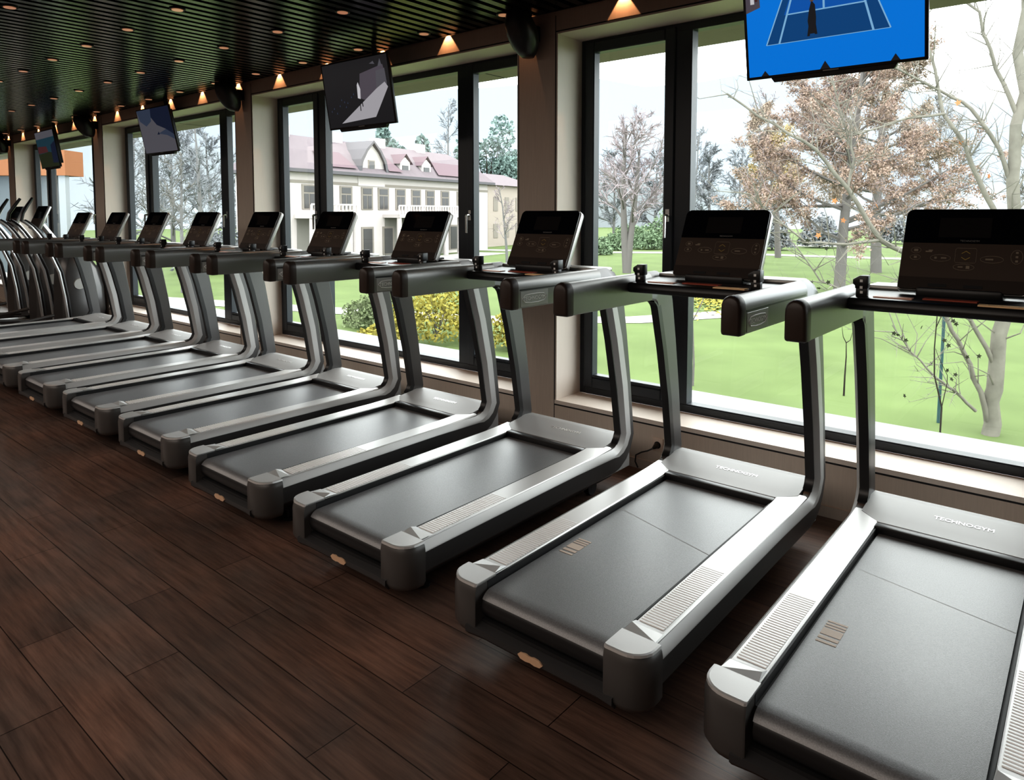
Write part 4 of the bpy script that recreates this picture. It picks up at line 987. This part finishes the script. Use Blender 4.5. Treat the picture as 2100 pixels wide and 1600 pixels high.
# ---- villa
def villa():
    root = empty('villa', (-54.9, 34.6, G), math.atan2(.98201, -.18885)); tag(root, 'cream two-storey villa with a pinkish roof, dormers and a balcony', 'building')
    A, B_ = 0.0, 33.0; EV = 8.55; D = 7.0
    MB().box(A, B_, 0, D, 0, EV).build('wall', M['vwall'], root, smooth=0)
    MB().box(A - .05, B_ + .05, -.06, 0, 7.35, 7.6).build('cornice', M['vframe'], root, smooth=0)
    g = MB(); o_ = .7
    lo = [(A - o_, -o_, EV), (B_ + o_, -o_, EV), (B_ + o_, D + o_, EV), (A - o_, D + o_, EV)]
    mid = [(A + 1.0, 1.3, EV + 1.9), (B_ - 1.0, 1.3, EV + 1.9), (B_ - 1.0, D - 1.3, EV + 1.9), (A + 1.0, D - 1.3, EV + 1.9)]
    top = [(A + 3.2, D / 2, EV + 3.45), (B_ - 4, D / 2, EV + 3.45)]
    g.add(lo + mid + top, [(0, 1, 5, 4), (1, 2, 6, 5), (2, 3, 7, 6), (3, 0, 4, 7), (4, 5, 9, 8), (5, 6, 9), (6, 7, 8, 9), (7, 4, 8)])
    g.build('roof', M['vroof'], root, smooth=0)
    MB().box(A - o_, B_ + o_, -o_ - .05, D + o_, EV - .28, EV + .02).build('eave', M['veave'], root, smooth=0)
    # big wall dormer with a swept gable
    for s0, hw, zt in ((10.7, 2.0, 11.55),):
        out = [(-hw, EV - 1.2), (hw, EV - 1.2), (hw, EV + .4), (hw * .86, EV + 1.3), (hw * .5, EV + 2.2), (0, zt), (-hw * .5, EV + 2.2), (-hw * .86, EV + 1.3), (-hw, EV + .4)]
        g = MB(); g.prism([(s0 + a, b) for a, b in out], -.08, 4.2, axis='y'); do = g.build('gable_dormer', M['vwall'], root, smooth=0)
        g = MB()
        rim_ = [(hw + .35, EV - .1), (hw + .1, EV + .6), (hw * .95, EV + 1.4), (hw * .55, EV + 2.45), (0, zt + .35)]
        full_ = rim_ + [(-a, b) for a, b in rim_[-2::-1]]
        inn = [(a * .86, b - .25) for a, b in full_]
        n = len(full_)
        vs = [(s0 + a, -.45, b) for a, b in full_] + [(s0 + a, 4.2, b) for a, b in full_] + [(s0 + a, -.45, b) for a, b in inn]
        fs = [(i, i + 1, n + i + 1, n + i) for i in range(n - 1)] + [(i, i + 1, 2 * n + i + 1, 2 * n + i) for i in range(n - 1)]
        g.add(vs, fs); g.build('dormer_roof', M['veave'], do, smooth=0)
        w_ = MB().box(s0 - .55, s0 + .45, -.14, -.06, EV - .1, EV + 1.4).build('window', M['vframe'], do, smooth=0)
        MB().box(s0 - .42, s0 + .32, -.16, -.13, EV + .02, EV + 1.28).build('pane', M['vglass'], w_, smooth=0)
    for s0 in (16.3, 20.1):
        g = MB(); g.prism([(s0 - .85, EV + .2), (s0 + .85, EV + .2), (s0 + .85, EV + 1.55), (s0, EV + 2.1), (s0 - .85, EV + 1.55)], .1, 4.0, axis='y'); do = g.build('dormer', M['vwall'], root, smooth=0)
        g = MB(); g.add([(s0 - 1.15, -.1, EV + 1.35), (s0, -.1, EV + 2.45), (s0 + 1.15, -.1, EV + 1.35), (s0 - 1.15, 4, EV + 1.35), (s0, 4, EV + 2.45), (s0 + 1.15, 4, EV + 1.35)], [(0, 1, 4, 3), (1, 2, 5, 4)])
        g.build('dormer_roof', M['vroof_r'], do, smooth=0)
        g = MB(); g.prism([(s0 - .5, EV + .35), (s0 + .5, EV + .35), (s0 + .5, EV + 1.2), (s0 - .5, EV + 1.2)], .04, .1, axis='y'); g.build('window', M['vglass'], do, smooth=0)
    for a, b in ((3.2, 8.2), (21.6, 29.5), (12.9, 15.2)):
        g = MB(); g.add([(a, -o_ + .25, EV + .36), (b, -o_ + .25, EV + .36), (b - .8, 1.25, EV + 1.93), (a + .8, 1.25, EV + 1.93)], [(0, 1, 2, 3)]); g.v = [(x, y - .06, z + .06) for x, y, z in g.v]
        g.build('roof_patch', M['vroof_r'], root, smooth=0)
    for s0 in (2.2, 9.2, 15.9, 23.2):
        MB().box(s0 - .8, s0 + .8, D / 2 - .4, D / 2 + .5, EV + 2, EV + 4.2).build('chimney', M['vwall'], root, smooth=0)
    for s0 in (2.2, 4.4, 7.0, 10.0, 12.5, 15.3, 18.0, 20.6, 23.5, 26.8, 29.5):
        w_ = MB().box(s0 - .85, s0 + .85, -.08, .0, 5.0, 7.25).build('window', M['vframe'], root, smooth=0)
        g = MB(); g.box(s0 - .62, s0 - .06, -.11, -.07, 5.1, 6.4); g.box(s0 + .06, s0 + .62, -.11, -.07, 5.1, 6.4); g.box(s0 - .62, s0 + .62, -.11, -.07, 6.55, 7.1); g.build('pane', M['vglass'], w_, smooth=0)
    for s0 in (4.5, 10.0, 13.2, 25.2, 29.4):
        w_ = MB().box(s0 - .9, s0 + .9, -.08, 0, .4, 3.3).build('window', M['vframe'], root, smooth=0)
        MB().box(s0 - .65, s0 + .65, -.11, -.07, .5, 3.1).build('pane', M['vglass'], w_, smooth=0)
    for a, b in ((.4, 6.4), (12.4, 24.4)):
        bo = MB().box(a, b, -2.2, 0, 4.2, 4.55).build('balcony', M['vwall'], root, smooth=0)
        g = MB(); g.box(a, b, -2.2, -2.1, 5.35, 5.5)
        s_ = a
        while s_ <= b: g.box(s_ - .1, s_ + .1, -2.2, -2.1, 4.5, 5.4); s_ += .48
        g.build('balustrade', M['vwall'], bo, smooth=0)
        MB().box(a + .3, b - .3, -.05, 0, .0, 4.2).build('porch_wall', M['vshade'], bo, smooth=0)
        s_ = a + .3
        while s_ <= b:
            g = MB(); g.tube([(s_, -1.9, 0), (s_, -1.9, 4.2)], [.30, .25], 10); g.build('porch_post', M['vwall'], bo); s_ += 2.75
villa()
def wing():
    x, y = ang(1008, 99); root = empty('annex', (x, y, G), math.atan2(.98201, -.18885)); tag(root, 'pinkish annex at the right end of the villa, partly behind bare twigs', 'building')
    MB().box(-1, 14, 0, 9, 0, 8.6).build('wall', M['pinkwall'], root, smooth=0)
    g = MB(); g.add([(-1.6, -.6, 8.6), (14.6, -.6, 8.6), (14.6, 9.6, 8.6), (-1.6, 9.6, 8.6), (3, 4.5, 10.6), (11, 4.5, 10.6)], [(0, 1, 5, 4), (1, 2, 5), (2, 3, 4, 5), (3, 0, 4)]); g.build('roof', M['vroof'], root, smooth=0)
    for s0 in (1, 4.2, 7.4, 10.6):
        for z in (1.2, 5.0): MB().box(s0 - .6, s0 + .6, -.06, 0, z, z + 2).build('window', M['vframe'], root, smooth=0)
wing()
tree('bare_tree', 'thin bare tree before the annex at the pillar edge', 'tree', (*ang(1040, 64), G), 7.6, 2.0, M['bark_mist'], M['twig_purple'], 33, r0=.14, trunk_clear=.3, n1=14, n2=7, n3=7, tw=.02)
def orange_block():
    root = empty('office_block', (-51.37, 11.44, G), math.atan2(15.6 - 11.44, -46.47 + 51.37)); tag(root, 'modern block with an orange upper storey on pale columns, far left window', 'building')
    MB().box(-9, 5.3, 0, 1.8, 6.86, 8.35).build('upper_storey', M['orange'], root, smooth=0)
    MB().box(-9, 3.9, .8, 1.8, 0, 6.86).build('lower_wall', M['bluegrey'], root, smooth=0)
    for a, b in ((4.25, 4.55), (4.75, 5.15)): MB().box(a, b, .2, .6, 0, 6.86).build('column', M['palegrey'], root, smooth=0)
    MB().box(5.6, 7.0, 2.4, 3.4, 0, 5.6).build('annex_wall', M['palegrey'], root, smooth=0)
    for z in (1.2, 2.7, 4.2): MB().box(5.7, 6.7, 2.32, 2.4, z, z + .8).build('window', M['bluegrey'], root, smooth=0)
orange_block()
bush('hedge', 'pale low hedge before the slim trees in the third window', 'hedge', (*ang(444, 56), G), 3.2, 3.6, M['twig_mist'], 70, n=2200, ls=.18, rdens=.55)

turn = Matrix.Rotation(R(-.465), 4, 'Z')
for o in bpy.data.objects:
    if o not in indoors and o.parent is None:
        o.location = turn @ o.location; o.rotation_euler.z += R(-.465)

# ------------------------------------------------------------------ light
for (x_, y_, sx_, sy_, e_) in ((-3.0, -2.0, 8, 4, 190), (-11.0, -1.5, 8, 4, 170)):
    al = bpy.data.lights.new('room_fill', 'AREA'); al.shape = 'RECTANGLE'; al.size = sx_; al.size_y = sy_; al.energy = e_; al.color = (1, .88, .78)  # unseen fill panels added under the ceiling to brighten the interior
    lo = bpy.data.objects.new('room_fill', al); COL.objects.link(lo); lo.location = (x_, y_, 2.84)
wd = bpy.data.worlds.new('overcast_sky'); scn.world = wd; wd.use_nodes = True
nt = wd.node_tree; N = nt.nodes; L = nt.links
bg = N['Background']
tc = N.new('ShaderNodeTexCoord'); sp = N.new('ShaderNodeSeparateXYZ'); rp = N.new('ShaderNodeValToRGB')
L.new(tc.outputs['Generated'], sp.inputs['Vector']); L.new(sp.outputs['Z'], rp.inputs['Fac'])
rp.color_ramp.elements[0].position = 0.0; rp.color_ramp.elements[0].color = (.86, .91, .97, 1)
rp.color_ramp.elements[1].position = .35; rp.color_ramp.elements[1].color = (1, 1, 1, 1)
L.new(rp.outputs['Color'], bg.inputs['Color']); bg.inputs['Strength'].default_value = 6.0
for k, x0 in enumerate(jambs):
    al = bpy.data.lights.new('sky_portal', 'AREA'); al.shape = 'RECTANGLE'; al.size = OPW; al.size_y = HEAD - SILL
    al.cycles.is_portal = True
    lo = bpy.data.objects.new('sky_portal', al); COL.objects.link(lo); lo.location = (x0 + OPW / 2, 4.22, (SILL + HEAD) / 2); lo.rotation_euler = (R(-90), 0, 0)

scn.view_settings.view_transform = 'Standard'
try: scn.view_settings.look = 'Medium High Contrast'
except TypeError: pass
scn.view_settings.exposure = 0
scn.cycles.max_bounces = 7
scn.cycles.use_adaptive_sampling = True
scn.cycles.adaptive_threshold = .025
scn.cycles.diffuse_bounces = 4
scn.cycles.glossy_bounces = 4
scn.cycles.transparent_max_bounces = 12
scn.cycles.caustics_reflective = False
scn.cycles.caustics_refractive = False
scn.cycles.sample_clamp_indirect = 6
scn.cycles.use_denoising = True
